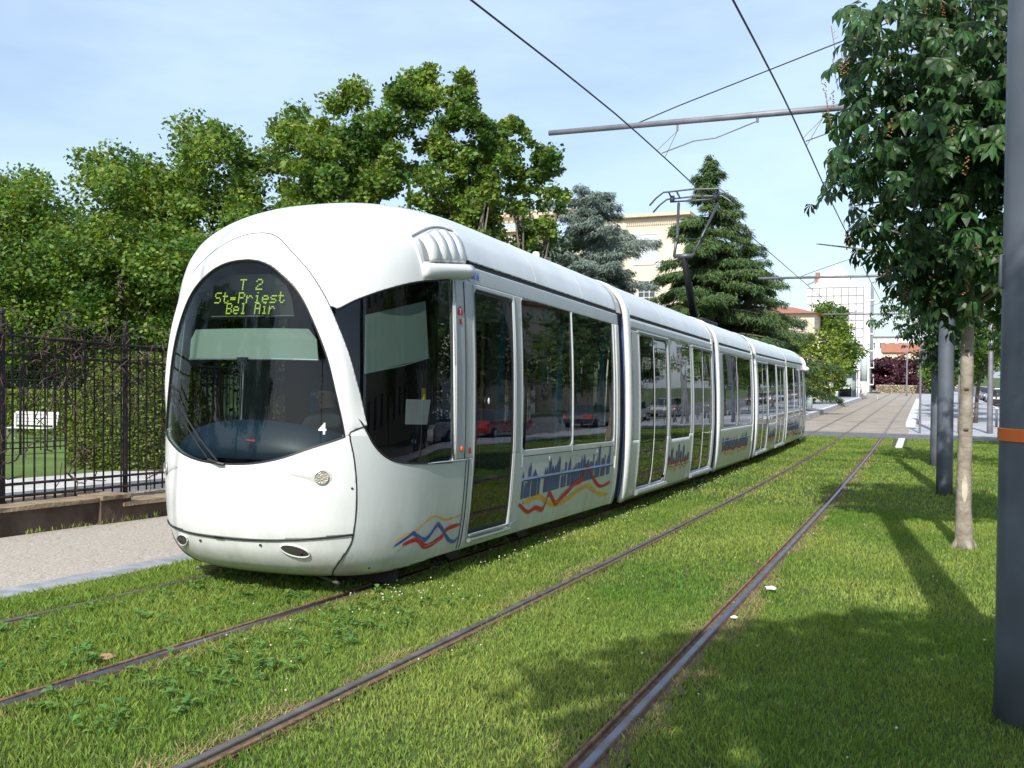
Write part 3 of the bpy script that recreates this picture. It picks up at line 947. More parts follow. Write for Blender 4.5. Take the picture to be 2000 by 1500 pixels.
# ---- panel seams on the cab (thin dark gaps) and trim
def seam(name, pts, r=0.0045, m=black, Ms=MS, n=5):
    for M in Ms:
        b = MB(M)
        b.tube(pts, r, n)
        o = b.build(name, m, TRAM)
    return o
for sg in (1, -1):
    seam('hoop_seam', [Vector((sg*p.x, p.y, p.z)) for p in [PF(a[0], a[1], .001) for a in HO]], .0035, dark)
    seam('nose_seam', [Vector((sg*p.x, p.y, p.z)) for p in [PF(a[0], a[1], .001) for a in SEAMH]], .0055, black)
    seam('windscreen_seal', [Vector((sg*p.x, p.y, p.z)) for p in [PF(a[0], a[1], -.002) for a in WS]], .009, black)
seam('bumper_seam', [PF(x_, .462+.055*(x_/.94)**2, .004) for x_ in np.linspace(-.935, .935, 40)], .0085, black)
for sd in (1, -1):
    seam('side_window_seal', [PS(p[0], p[1], .001, sd) for p in CW[2:-2]], .008, black)
    # pillars: bright verticals and gaps
    for s_, z0, z1, r, m in ((1.668, 1.06, 2.69, .011, chrome), (1.86, 1.06, 2.70, .004, dark), (2.05, .32, 2.70, .011, chrome), (3.065, .32, 2.70, .010, chrome), (3.245, 1.08, 2.70, .006, chrome), (4.875, 1.0, 2.71, .007, chrome), (6.615, .95, 2.71, .008, chrome), (1.90, .22, 1.06, .004, dark), (3.29, .90, 1.08, .006, chrome), (1.96, .22, 1.06, .004, dark)):
        pts = [PS(s_, q_, .004, sd) for q_ in np.linspace(z0, z1, 10)]
        seam('pillar_trim', pts, r, m)
    seam('waist_seam', [PS(q_, 1.052, .002, sd) for q_ in np.linspace(1.15, 1.9, 6)], .008, chrome)
    seam('rubbing_strip', [PS(q_, .765, .008, sd) for q_ in np.linspace(3.30, 6.62, 8)], .015, navym)
    seam('hatch_seam', [PS(q_, 1.02, .002, sd) for q_ in np.linspace(3.30, 6.62, 8)], .004, dark)
    # door step and bright sill
    for M in MS:
        b = MB(M)
        for z_, r in ((.285, .022), (.335, .012)):
            b.tube([PS(q_, z_, .03, sd) for q_ in (2.07, 2.5, 3.05)], r, 8)
        b.tube([PS(3.05, .285, .03, sd), PS(3.12, .33, .01, sd), PS(3.3, .345, .004, sd)], .008, 6)
        b.build('door_step', chrome, TRAM)
    # latches on the hatches
    for M in MS:
        for (s_, z_) in ((4.10, .955), (5.86, .965)):
            b = MB(M)
            p = PS(s_, z_, .006, sd); b.ball(p, .012, .022, .04, 8, 6)
            b.build('hatch_latch', chrome, TRAM)
for (M, L, dd) in ((M2, L2, [(.70, 2.44), (4.46, 6.20)]), (M4, L4, [(.32, 2.06), (4.0, 5.74)])):
    for sd in (1, -1):
        for (a, c) in dd:
            for q0 in (a-.05, c+.05):
                seam('door_pillar_trim', [PS(3.6, q_, .006, sd)-Vector((0, 3.6-q0, 0)) for q_ in np.linspace(.3, 2.72, 10)], .016, chrome, [M])
            b = MB(M)
            b.tube([Vector((sd*(float(fW(.26))+.03), q_, .26)) for q_ in (a-.06, (a+c)/2, c+.06)], .045, 8)
            b.build('door_step', chrome, TRAM)
            b = MB(M)
            b.tube([Vector((sd*(float(fW(2.70))+.008), q_, 2.70)) for q_ in (a-.10, (a+c)/2, c+.06)], .018, 8)
            b.build('door_header', chrome, TRAM)
        seam('skirt_seam', [Vector((sd*(float(fW(.52))+.002), q_, .52)) for q_ in (dd[0][1]+.08, dd[1][0]-.08)], .005, dark, [M])
for sd in (1, -1):
    seam('rubbing_strip', [Vector((sd*(float(fW(.78))+.008), q_, .78)) for q_ in (.5, 2.3, 4.4)], .014, navym, [M3])
# roof panel joints
for (M, ss) in ((M1, (3.75, 5.35)), (M2, (2.2, 4.3)), (M3, (1.6, 3.2)), (M4, (2.2, 4.3))):
    for s_ in ss:
        b = MB(M)
        pts = [(float(fW(q_))+.0005, s_, q_) for q_ in np.linspace(2.93, 3.485, 14)]
        pts = pts+[(-p[0], p[1], p[2]) for p in pts[::-1]]
        b.tube(pts, .005, 4)
        b.build('roof_seam', mat('roof_joint', (0.42, 0.45, 0.47), 0.5) if 'roof_joint' not in MATS else MATS['roof_joint'], TRAM)
b = MB(M1); b.lathe((.62, 5.0, 3.40), [(.05, 0), (.05, .06), (.035, .09), (.0, .095)], 10)
b.build('roof_antenna', white, TRAM, smooth=True)

# ---- vent louvres and the mirror fairing on both cab shoulders
for Mx in MS:
    for sd in (1, -1):
        b = MB(Mx)
        def SP(s_, z_, off): return PS(s_, z_, off, sd)
        # fairing: bulging box following the side
        n1_, n2_ = 10, 7
        Vb = []
        for i in range(n1_+1):
            s_ = 1.10+(1.93-1.10)*i/n1_
            zb_ = 2.625+.10*(i/n1_); zt_ = 2.79+.095*(i/n1_)
            for j in range(n2_+1):
                t = j/n2_
                bl = math.sin(PI*min(1, max(0, t)))**0.5*(.045+.075*(i/n1_)**.7)
                Vb.append(SP(s_, zb_+(zt_-zb_)*t, bl-0.02))
        Fb = [(i*(n2_+1)+j, i*(n2_+1)+j+1, (i+1)*(n2_+1)+j+1, (i+1)*(n2_+1)+j) for i in range(n1_) for j in range(n2_)]
        Fb.append(tuple(n1_*(n2_+1)+j for j in range(n2_+1))); Fb.append(tuple(j for j in range(n2_, -1, -1)))
        b.add(Vb, Fb)
        b.build('mirror_fairing', white, TRAM, smooth=True)
        # dark recess + four blades
        b = MB(Mx)
        Vb = []; ni, nj = 10, 8
        for i in range(ni+1):
            u = i/ni
            for j in range(nj+1):
                t = j/nj
                s_ = (1.14+.68*u)*(1-t)+(1.34+.52*u)*0*t+(1.14+.68*u)*t
                zt_ = 2.985+.17*math.sin(PI*.5*min(1, u*1.25)); zl = 2.80+.09*u
                Vb.append(SP(s_+.0, zl+(zt_-zl)*t, .004))
        b.add(Vb, [(i*(nj+1)+j, i*(nj+1)+j+1, (i+1)*(nj+1)+j+1, (i+1)*(nj+1)+j) for i in range(ni) for j in range(nj)])
        b.build('vent_recess', mat('vent_grey', (0.35, 0.36, 0.37), 0.6) if 'vent_grey' not in MATS else MATS['vent_grey'], TRAM)
        for k in range(4):
            vb = MB(Mx)
            u0 = .03+k*.25; u1 = u0+.20
            Vb = []
            for j in range(9):
                t = j/8
                for (u, off) in ((u0, .012+.03*t*(1-t)), ((u0+u1)/2, .03+.08*t*(1-t)), (u1, .036+.10*t*(1-t)), (u1+.008, .0)):
                    zt_ = 2.985+.15*math.sin(PI*.5*min(1, u*1.25)); zl = 2.79+.09*u
                    sh = (1-t)*.06
                    Vb.append(SP(1.14+.68*u+sh, zl+(zt_-zl)*t, off))
            vb.add(Vb, [(j*4+i, j*4+i+1, (j+1)*4+i+1, (j+1)*4+i) for j in range(8) for i in range(3)])
            o = vb.build('vent_blade', white, TRAM, smooth=True, fix=False); solid(o, 0.01)
        b = MB(Mx)
        b.tube([SP(1.06+.80*u, 2.995+.185*math.sin(PI*.5*min(1, u*1.2))+.0, .006) for u in np.linspace(0, 1, 12)], .010, 6)
        b.build('vent_rim', MATS['vent_grey'], TRAM)
        b = MB(Mx)
        b.tube([SP(1.05+.07*t, 3.0-.37*t, .006) for t in np.linspace(0, 1, 8)], .012, 6)
        b.build('vent_edge', white, TRAM, smooth=True)
        b = MB(Mx)
        b.tube([SP(1.87+.05*t, 3.16-.24*t, .012) for t in np.linspace(0, 1, 8)], .018, 6)
        b.build('vent_edge', white, TRAM, smooth=True)

# ---- lamps, holes, emblems on the front
lensm = glassmat('lamp_lens', (0.9, 0.88, 0.82), 1.5)
bowl = mat('lamp_bowl', (0.75, 0.72, 0.66), 0.25, metal=0.7, bump=0.5, bscale=70)
recess = mat('lamp_recess_shade', (0.56, 0.56, 0.54), 0.4)  # grey stands in for the shading of the white recess
for sd in (1, -1):
    hx, hz = .775*sd, .975
    b = MB(M1)
    # teardrop patch laid on the skin, recess shading painted in as grey
    ring = []
    for k in range(28):
        t = 2*PI*k/28
        rx_ = .062 if math.cos(t)*sd > 0 else .062+.17*abs(math.cos(t))**3
        rz_ = .060
        ring.append((hx+rx_*math.cos(t), hz+.004+rz_*math.sin(t)*(1 if math.cos(t)*sd > 0 else (1-.45*abs(math.cos(t))**2))+(.022*abs(math.cos(t))**2 if math.cos(t)*sd < 0 else 0)))
    Vb = [PF(hx+(p[0]-hx)*q_, hz+(p[1]-hz)*q_, .004-.003*q_*q_+.0025) for q_ in (1, .85, .7, .55, .4, .2) for p in ring]
    b.add(Vb, [(j*28+k, j*28+(k+1) % 28, (j+1)*28+(k+1) % 28, (j+1)*28+k) for j in range(5) for k in range(28)])
    b.build('headlight_recess_shade', recess, TRAM)
    n = nrm_front(hx, hz); c = PF(hx, hz, .006)
    a1 = n.cross(Vector((0, 0, 1))).normalized(); a2 = n.cross(a1)
    def disc(bb, c, r, off, nseg=20, dome=0.0):
        Vb = [c+n*off+(a1*math.cos(2*PI*k/nseg)+a2*math.sin(2*PI*k/nseg))*r for k in range(nseg)]
        Vb += [c+n*(off+dome*.7)+(a1*math.cos(2*PI*k/nseg)+a2*math.sin(2*PI*k/nseg))*r*.6 for k in range(nseg)]+[c+n*(off+dome)]
        Fb = [(k, (k+1) % nseg, nseg+(k+1) % nseg, nseg+k) for k in range(nseg)]+[(nseg+k, nseg+(k+1) % nseg, 2*nseg) for k in range(nseg)]
        bb.add(Vb, Fb)
    hl = MB(M1); disc(hl, c, .050, .002, 20, -.001); o = hl.build('headlight', bowl, TRAM)
    lb = MB(M1); disc(lb, c, .052, .006, 20, .022); lb.build('lens', lensm, o, smooth=True)
    rb = MB(M1)
    rb.tube([c+n*.006+(a1*math.cos(2*PI*k/20)+a2*math.sin(2*PI*k/20))*.053 for k in range(21)], .004, 5); rb.build('bezel', chrome, o)
    # oval opening low in the bumper
    ox_, oz_ = .562*sd, .388
    Vb = []; el = []
    for k in range(24):
        t = 2*PI*k/24
        dx_, dz_ = .098*math.cos(t), .046*math.sin(t)
        el.append((ox_+dx_, oz_+dz_-.22*dx_*sd))
    b = MB(M1)
    ctr = PF(ox_, oz_, -.05)
    Vb = [PF(p[0], p[1], .001) for p in el]+[PF(ox_+(p[0]-ox_)*.8, oz_+(p[1]-oz_)*.8, -.0) for p in el]
    Vb = [PF(ox_+(p[0]-ox_)*q_, oz_+(p[1]-oz_)*q_, .003) for q_ in (1, .75, .5, .25, .02) for p in el]
    b.add(Vb, [(j*24+k, j*24+(k+1) % 24, (j+1)*24+(k+1) % 24, (j+1)*24+k) for j in range(4) for k in range(24)])
    o = b.build('coupler_opening', mat('opening_dark', (0.05, 0.05, 0.04), 0.5) if 'opening_dark' not in MATS else MATS['opening_dark'], TRAM)
    b = MB(M1); b.tube([PF(p[0], p[1], .004) for p in el+[el[0]]], .006, 6); b.build('opening_rim', white, o, smooth=True)
    b = MB(M1); b.ball(PF(ox_+.045*sd, oz_-.012, .0), .014, .010, .016, 10, 6); b.build('tow_socket', mat('socket', (.05, .01, .05), .25) if 'socket' not in MATS else MATS['socket'], o)
b = MB(M1)
for (x_, z_) in ((.30, .425), (-.30, .415), (.945, .885), (.93, .21), (-.55, .42)):
    p = PF(x_, z_, .0); b.ball(p, .013, .008, .010, 8, 6)
b.build('bolt_hole', black, TRAM)
b = MB(M1); b.add([PF(-.13, .474, .012), PF(-.02, .47, .012), PF(-.035, .452, .012), PF(-.115, .454, .012)], [(0, 1, 2, 3)])
b.build('tow_flap', black, TRAM)
for sd in (1, -1):
    b = MB(M1); b.tube([(sd*.45, .66, .11), (sd*.66, .56, .095), (sd*.73, .54, .09)], .014, 8)
    b.build('lifeguard_bar', MATS['rail_worn'], TRAM)

def dot_text(b, rows, origin, ax, az, cell, sz, nv):
    fonts = {'T': ["#####", "..#..", "..#..", "..#..", "..#..", "..#..", "..#.."], '2': [".###.", "#...#", "....#", "..##.", ".#...", "#....", "#####"],
             'S': [".####", "#....", "#....", ".###.", "....#", "....#", "####."], 't': [".#...", ".#...", "####.", ".#...", ".#...", ".#..#", "..##."],
             '-': [".....", ".....", ".....", "####.", "####.", ".....", "....."], 'P': ["####.", "#...#", "#...#", "####.", "#....", "#....", "#...."],
             'r': [".....", ".....", "#.##.", "##..#", "#....", "#....", "#...."], 'i': ["..#..", ".....", ".##..", "..#..", "..#..", "..#..", ".###."],
             'e': [".....", ".....", ".###.", "#...#", "#####", "#....", ".###."], 's': [".....", ".....", ".####", "#....", ".###.", "....#", "####."],
             'B': ["####.", "#...#", "#...#", "####.", "#...#", "#...#", "####."], 'l': [".##..", "..#..", "..#..", "..#..", "..#..", "..#..", ".###."],
             'A': [".###.", "#...#", "#...#", "#####", "#...#", "#...#", "#...#"], ' ': ["....."]*7}
    for (txt, cx, cz, k) in rows:
        wtot = len(txt)*6*cell*k-cell*k
        for i, ch in enumerate(txt):
            for r_i, row in enumerate(fonts[ch]):
                for c_i, q_ in enumerate(row):
                    if q_ == '#':
                        p = origin+ax*(cx-wtot/2+(i*6+c_i)*cell*k)+az*(cz+(3-r_i)*cell*1.25)
                        a = ax*sz*k/2; c = az*sz*.6
                        b.add([p-a-c, p+a-c, p+a+c, p-a+c], [(0, 1, 2, 3)])
def text_mesh(name, body, size, m, parent, origin, ax, az, extr=0.002, shear=0):
    cu = bpy.data.curves.new(name, 'FONT'); cu.body = body; cu.size = size; cu.extrude = extr; cu.align_x = 'CENTER'; cu.align_y = 'CENTER'; cu.offset = size*.018; cu.shear = shear
    to = bpy.data.objects.new(name+'_tmp', cu); C.objects.link(to)
    dg = bpy.context.evaluated_depsgraph_get(); dg.update()
    me = bpy.data.meshes.new_from_object(to.evaluated_get(dg))
    bpy.data.objects.remove(to)
    nz = ax.cross(az)
    Mt = Matrix(((ax.x, az.x, nz.x, origin.x), (ax.y, az.y, nz.y, origin.y), (ax.z, az.z, nz.z, origin.z), (0, 0, 0, 1)))
    me.transform(Mt)
    me.name = name; me.materials.clear()
    return link(name, me, m, parent)
# destination display behind the windscreen
b = MB(M1)
dsx = lambda x_, z_: PF(x_, z_, -.10)
Vb = []; nn = 8
for (z_, hw) in ((2.245, .50), (2.40, .46), (2.52, .39), (2.62, .27)):
    for k in range(nn+1): Vb.append(dsx(-hw+2*hw*k/nn, z_))
b.add(Vb, [(j*(nn+1)+i, j*(nn+1)+i+1, (j+1)*(nn+1)+i+1, (j+1)*(nn+1)+i) for j in range(3) for i in range(nn)])
disp = b.build('destination_display', mat('display_black', (0.012, 0.014, 0.012), 0.4), TRAM); solid(disp, .05)
b = MB()
o_ = PF(.12, 2.40, -.085); axv = Vector((1, .12, 0)).normalized(); azv = Vector((0, .16, 1)).normalized()
dot_text(b, [('T 2', -.02, .115, 1.15), ('St-Priest', -.02, .005, 1.12), ('Bel Air', .00, -.085, 1.0)], Vector((0.10, o_.y-.012, 2.385)), axv, azv, .0108, .0088, None)
b.V = [tuple(M1 @ Vector(v)) for v in b.V]
b.build('led_text', ledm, disp, fix=False)
b = MB(M1); b.tube([PF(-.33, 2.253, -.085), PF(0, 2.25, -.085), PF(.5, 2.253, -.085)], .004, 4); b.build('display_edge', ceilm, disp)
# blinds
def quadpatch(pts, m, name, th=.006, parent=None):
    b = MB(M1); n = 8; Vb = []
    for j in range(5):
        v = j/4
        for i in range(n+1):
            u = i/n
            Vb.append((pts[0]*(1-u)+pts[1]*u)*(1-v)+(pts[3]*(1-u)+pts[2]*u)*v)
    b.add(Vb, [(j*(n+1)+i, j*(n+1)+i+1, (j+1)*(n+1)+i+1, (j+1)*(n+1)+i) for j in range(4) for i in range(n)])
    o = b.build(name, m, parent or TRAM); solid(o, th); return o
VV_ = lambda x_, z_, o: PF(x_, z_, -o)
b = MB(M1); Vb = []; nn = 12
for (z_, hw0, hw1) in ((2.145, -.53, .66), (2.06, -.60, .73), (1.90, -.60, .75)):
    for k in range(nn+1):
        x_ = hw0+(hw1-hw0)*k/nn
        Vb.append(PF(x_*.96, z_, -.07))
b.add(Vb, [(j*(nn+1)+i, j*(nn+1)+i+1, (j+1)*(nn+1)+i+1, (j+1)*(nn+1)+i) for j in range(2) for i in range(nn)])
bl = b.build('sun_blind', blindm, TRAM); solid(bl, .004)
b = MB(M1); b.tube([PF(x_, 1.895, -.068) for x_ in np.linspace(-.57, .72, 8)], .008, 6); b.build('blind_bar', chrome, bl)
b = MB(M1); b.box(.02, .12, PF(.07, 1.89, -.06).y-.01, PF(.07, 1.89, -.06).y+.01, 1.875, 1.905); b.build('blind_grip', black, bl)
for sd in (1, -1):
    bl = quadpatch([PS(.50, 2.28, -.06, sd), PS(1.22, 2.46, -.06, sd), PS(1.25, 1.965, -.06, sd), PS(.47, 1.80, -.06, sd)], blindm, 'side_blind')
    b = MB(M1); b.tube([PS(.47, 1.80, -.055, sd), PS(.86, 1.88, -.055, sd), PS(1.25, 1.965, -.055, sd)], .007, 6); b.build('blind_bar', chrome, bl)
# notice, route number, stickers
quadpatch([PS(.88, 1.60, -.04, 1), PS(1.25, 1.60, -.04, 1), PS(1.19, 1.385, -.04, 1), PS(.87, 1.39, -.04, 1)], plainw, 'paper_notice', .002)
nf = nrm_front(.772, 1.349); ax_ = Vector((0, 0, 1)).cross(nf).normalized(); ax_ = ax_ if ax_.x > 0 else -ax_
R3 = M1.to_3x3()
text_mesh('fleet_digit', '4', .125, plainw, TRAM, M1 @ PF(.772, 1.349, .004), (R3 @ ax_).normalized(), (R3 @ nf.cross(ax_)).normalized() if nf.cross(ax_).z > 0 else (R3 @ ax_.cross(nf)).normalized())
azs = (PS(2.1, 2.85)-PS(2.1, 2.72)).normalized()
text_mesh('fleet_number', '0804', .115, mat('number_blue', (.10, .20, .48), .5), TRAM, M1 @ PS(2.09, 2.792, .004), (R3 @ Vector((0, 1, 0))).normalized(), (R3 @ azs).normalized())
for sd in (1, -1):
    b = MB(M1)
    c = PS(1.77, 2.40, .004, sd); up = (PS(1.77, 2.45, 0, sd)-PS(1.77, 2.35, 0, sd)).normalized(); fw = Vector((0, sd, 0))
    pts = [c+fw*.05*math.cos(t)+up*.065*math.sin(t) for t in np.linspace(0, PI, 12)]
    b.add(pts+[c-up*.015+fw*-.05, c-up*.015+fw*.05], [tuple(range(12))+(12, 13)])
    b.add([c-up*.05-fw*.022, c-up*.05+fw*.022, c-up*.10+fw*.022, c-up*.10-fw*.022], [(0, 1, 2, 3)])
    o = b.build('door_emblem', redm, TRAM); 
    text_mesh('emblem_letter', 'T', .065, plainw, o, M1 @ (c+up*.018+nrm_side(1.77, 2.4)*.001 if sd > 0 else c+up*.018-Vector((.002, 0, 0))), (R3 @ fw).normalized(), (R3 @ up).normalized(), .0008)
    b = MB(M1); p = PS(1.775, 1.155, .006, sd); b.ball(p, .016, .022, .030, 12, 8); b.build('door_button', orangem, TRAM, smooth=True)
    b = MB(M1); p = PS(1.97, 1.135, .004, sd); b.add([p+Vector((0, -.022, -.03)), p+Vector((0, .022, -.03)), p+Vector((0, .018, .022)), p+Vector((0, 0, .03)), p+Vector((0, -.018, .022))], [(0, 1, 2, 3, 4)]); b.build('warning_sticker', redm, TRAM)
    b = MB(M1); p = PS(2.37, 1.60, .006, sd); b.ball(p, .006, .022, .032, 10, 6); b.build('door_sticker', plainw, TRAM)
# wiper
b = MB(M1)
wp = [PF(-.655+.60*t, 1.679-.60*t-.02*math.sin(PI*t), .035) for t in np.linspace(0, 1, 10)]
b.tube(wp, .008, 6)
b.tube([PF(-.665+.50*t, 1.60-.50*t, .028) for t in np.linspace(0, 1, 10)], .006, 6)
b.tube([PF(-.16, 1.085, .02), PF(-.05, 1.06, .035), PF(.0, 1.05, .02)], .012, 6)
b.build('wiper', black, TRAM)

# ---- printed artwork along the skirt (cab + first car), both sides
def ribbon(name, pts, wd, m, M, par=TRAM, sd=1, lift=.004, strands=1):
    P = smooth_curve(pts, 5); b = MB(M); rr = random.Random(len(pts)+int(pts[0][0]*10))
    for q_ in range(strands):
        Vb = []
        off = (q_-(strands-1)/2)*wd*1.5
        for i, p in enumerate(P):
            h = wd*(.5+.8*abs(math.sin(i*.45+q_*1.3)))/2+rr.uniform(0, wd*.12)
            o = off*math.sin(PI*i/(len(P)-1))**.5
            for dz in (-h, h):
                zz = p[1]+dz+o
                pp = PS(p[0], zz, lift+.001*q_, sd); Vb.append(pp)
        b.add(Vb, [(2*i, 2*i+1, 2*i+3, 2*i+2) for i in range(len(P)-1)])
    return b.build(name, m, par)
for Mx, sds in ((M1, (1, -1)), (M5, (1, -1))):
    for sd in sds:
        ribbon('art_line', [(.81, .416), (.92, .468), (1.07, .486), (1.2, .547), (1.374, .582), (1.586, .528), (1.88, .54)], .014, yelm, Mx, sd=sd)
        ribbon('art_line', [(.81, .381), (.99, .46), (1.05, .463), (1.226, .388), (1.40, .489), (1.478, .484), (1.65, .357), (1.80, .300), (1.88, .335)], .016, bluem, Mx, sd=sd, lift=.006, strands=2)
        ribbon('art_line', [(.91, .383), (1.08, .41), (1.26, .33), (1.53, .372), (1.613, .432), (1.88, .455)], .018, redm, Mx, sd=sd, lift=.005, strands=2)
        # skyline silhouettes
        b = MB(Mx); rr = random.Random(3)
        s_ = 3.32
        while s_ < 6.45:
            wd = rr.uniform(.05, .16); base = .56+(s_-3.3)*.025; top = .80+(s_-3.3)*.045+rr.uniform(-.10, .08)
            kind = rr.random()
            if kind < .35: prof = [(0, base), (wd, base), (wd, top-.06), (wd*.5, top+.03), (0, top-.06)]
            elif kind < .6: prof = [(0, base), (wd*.7, base), (wd*.7, top), (wd*.35, top+.07), (0, top)]
            elif kind < .8: prof = [(0, base), (wd, base), (wd, top-.05), (wd*.75, top-.01), (wd*.5, top), (wd*.25, top-.01), (0, top-.05)]
            else: prof = [(0, base), (wd*.45, base), (wd*.45, top+.05), (0, top+.05)]
            for (lo_, hi_) in ((-9, .745), (.785, 9)):
                pp = [(p[0], min(max(p[1], lo_), hi_)) for p in prof]
                if max(p[1] for p in pp)-min(p[1] for p in pp) > .01:
                    Vb = [PS(s_+p[0], p[1], .0035+.0015*rr.random(), sd) for p in pp]
                    b.add(Vb, [tuple(range(len(Vb)))])
            s_ += wd*rr.uniform(.6, 1.25)
        b.build('skyline_print', navym, TRAM)
        ribbon('art_line', [(3.40, .51), (3.65, .535), (3.93, .54), (4.25, .43), (4.74, .42), (5.27, .52), (5.67, .53), (6.05, .41), (6.55, .36)], .022, yelm, Mx, sd=sd, lift=.006, strands=2)
        ribbon('art_line', [(3.29, .507), (3.59, .40), (3.81, .43), (4.03, .385), (4.18, .55), (4.44, .42), (4.71, .50), (5.04, .60), (5.32, .64), (5.54, .79), (5.8, .62), (6.17, .49), (6.57, .53)], .024, redm, Mx, sd=sd, lift=.008, strands=2)
for (M, s0, s1) in ((M2, 2.6, 4.1), (M3, .6, 4.0), (M4, 2.3, 3.7)):
    for sd in (1, -1):
        b = MB(M); rr = random.Random(int(s0*10)); s_ = s0
        while s_ < s1:
            wd = rr.uniform(.05, .15); top = rr.uniform(.68, .93)
            b.add([(sd*(float(fW(q_[1]))+.004), s_+q_[0], q_[1]) for q_ in ((0, .56), (wd, .56), (wd, top-.05), (wd*.5, top), (0, top-.05))], [(0, 1, 2, 3, 4)]); s_ += wd*1.4
        b.build('skyline_print', navym, TRAM)
        for (zz, m) in ((.60, redm), (.50, yelm)):
            b = MB(M); Vb = []
            P = [(s0+(s1-s0)*i/24, zz+.05*math.sin(i*1.1)+.03*math.sin(i*.6)) for i in range(25)]
            for p in P:
                for d in (-.018, .018): Vb.append((sd*(float(fW(p[1]+d))+.007), p[0], p[1]+d))
            b.add(Vb, [(2*i, 2*i+1, 2*i+3, 2*i+2) for i in range(24)])
            b.build('art_line', m, TRAM)

# ---- interior
def interior(M, s0, s1, seats):
    b = MB(M)
    b.box(-1.07, 1.07, s0, s1, .27, .33)
    b.build('floor', dark, TRAM)
    b = MB(M); b.box(-1.0, 1.0, s0, s1, 2.76, 2.80); b.build('ceiling', ceilm, TRAM)
    for q_ in seats:
        for sd in (1, -1):
            for off in (0,):
                b = MB(M)
                b.bbox(sd*.62-.21*1, sd*.62+.21, q_, q_+.42, .68, .78, .03)
                b.bbox(sd*.62-.21, sd*.62+.21, q_+.38, q_+.47, .75, 1.35, .03)
                b.box(sd*.62-.05, sd*.62+.05, q_+.15, q_+.3, .33, .69)
                b.build('seat', seatm, TRAM)
    q_ = s0+.6
    while q_ < s1-.3:
        for xx in (-.42, .42):
            b = MB(M); b.tube([(xx, q_, .33), (xx, q_, 2.76)], .017, 6)
            b.build('grab_pole', polem, TRAM)
        q_ += 1.35
interior(M1, 1.95, 6.84, [3.5, 4.2, 4.95, 5.7]); interior(M5, 1.95, 6.84, [3.5, 4.2, 4.95, 5.7])
interior(M2, 0, L2, [2.7, 3.4]); interior(M3, 0, L3, [.8, 1.6, 2.5, 3.3]); interior(M4, 0, L4, [2.3, 3.0])
# tapering teal draught screens behind the glass
for (M, ss) in ((M1, (3.02, 4.78, 6.45)), (M2, (2.52, 4.35)), (M3, (2.3, .7)), (M4, (2.15, 3.9))):
    for sd in (1, -1):
        for s_ in ss:
            b = MB(M)
            pr_ = [(s_-.13, 1.10), (s_+.03, 1.10), (s_+.05, 1.9), (s_+.03, 2.45), (s_+.0, 2.55), (s_-.06, 2.2), (s_-.12, 1.8)]
            xx = sd*1.06
            b.prism([(p[0], p[1]) for p in pr_], xx-.012, xx+.012, axis='x')
            b.build('draught_screen', tealm, TRAM)
# cab: bulkhead, floor, dashboard, driver's seat
for Mx in MS:
    b = MB(Mx)
    b.box(-.80, .80, .62, 1.95, .30, .34)
    b.box(-.85, .85, 1.90, 1.95, .34, 2.72)
    b.build('cab_bulkhead', dark, TRAM)
    b = MB(Mx); Vb = []; n = 16
    rows = [(-.08, .06, 1.10), (-.03, .12, 1.24), (.06, .22, 1.36), (.16, .34, 1.405), (.30, .50, 1.39), (.42, .62, 1.25), (.46, .66, .90), (.46, .66, .40)]
    for (o1, o2, h) in rows:
        for k in range(n+1):
            x_ = -.80+1.60*k/n
            drop = .13*(abs(x_-.08)/.8)**2.2
            Vb.append((x_, sx(min(abs(x_), .8), 1.3)+.12+o1*.9, h-drop))
    b.add(Vb, [(j*(n+1)+i, j*(n+1)+i+1, (j+1)*(n+1)+i+1, (j+1)*(n+1)+i) for j in range(len(rows)-1) for i in range(n)])
    o = b.build('dashboard', dashm, TRAM, smooth=True); solid(o, .02)
    b = MB(Mx); b.bbox(.10, .20, .10, .14, 1.205, 1.25, .01); b.build('red_display', redled, o)
    b = MB(Mx); b.bbox(-.05, .42, .12, .30, 1.09, 1.17, .02); b.build('control_panel', mat('panel_blue', (.10, .16, .24), .5) if 'panel_blue' not in MATS else MATS['panel_blue'], o)
    b = MB(Mx); b.bbox(-.24, .24, 1.05, 1.5, .80, .92, .05); b.bbox(-.24, .24, 1.44, 1.56, .88, 1.70, .05); b.box(-.06, .06, 1.2, 1.36, .34, .82)
    b.build('driver_seat', seatm, TRAM)
b = MB(M1); b.tube([(1.03, 1.35, 1.42), (1.03, 1.36, 1.70)], .02, 8); b.build('grab_handle', mat('yellow_handle', (.72, .62, .03), .4), TRAM)
# underframe and wheels
for (M, a, c) in ((M1, 1.5, 6.8), (M2, .1, L2-.1), (M3, .1, L3-.1), (M4, .1, L4-.1), (M5, 1.5, 6.8)):
    b = MB(M); b.box(-.98, .98, a, c, .19, .265)
    if M is M1 or M is M5:
        b.box(-.62, .62, .75, 1.5, .19, .265); b.box(-.95, .95, 1.05, 1.12, .02, .24); b.box(-.8, .8, 1.5, 1.56, .04, .2); b.build('underframe', under, TRAM)
wheelm = mat('wheel_steel', (0.10, 0.09, 0.085), 0.6, metal=0.4)
for (M, ss) in ((M1, (2.5, 4.3)), (M3, (1.45, 3.25)), (M5, (2.5, 4.3))):
    for s_ in ss:
        b = MB(M)
        for sd in (1, -1):
            n = 20
            for (xa, xb, r) in ((.70, .80, .27), (.66, .70, .295)):
                Vb = [(sd*xx, s_+r*math.cos(2*PI*k/n), .275+r*math.sin(2*PI*k/n)) for xx in (xa, xb) for k in range(n)]
                b.add(Vb, [(k, (k+1) % n, n+(k+1) % n, n+k) for k in range(n)]+[tuple(range(n)), tuple(range(n, 2*n))])
        b.tube([(-.7, s_, .275), (.7, s_, .275)], .06, 8)
        b.build('wheelset', wheelm, TRAM)
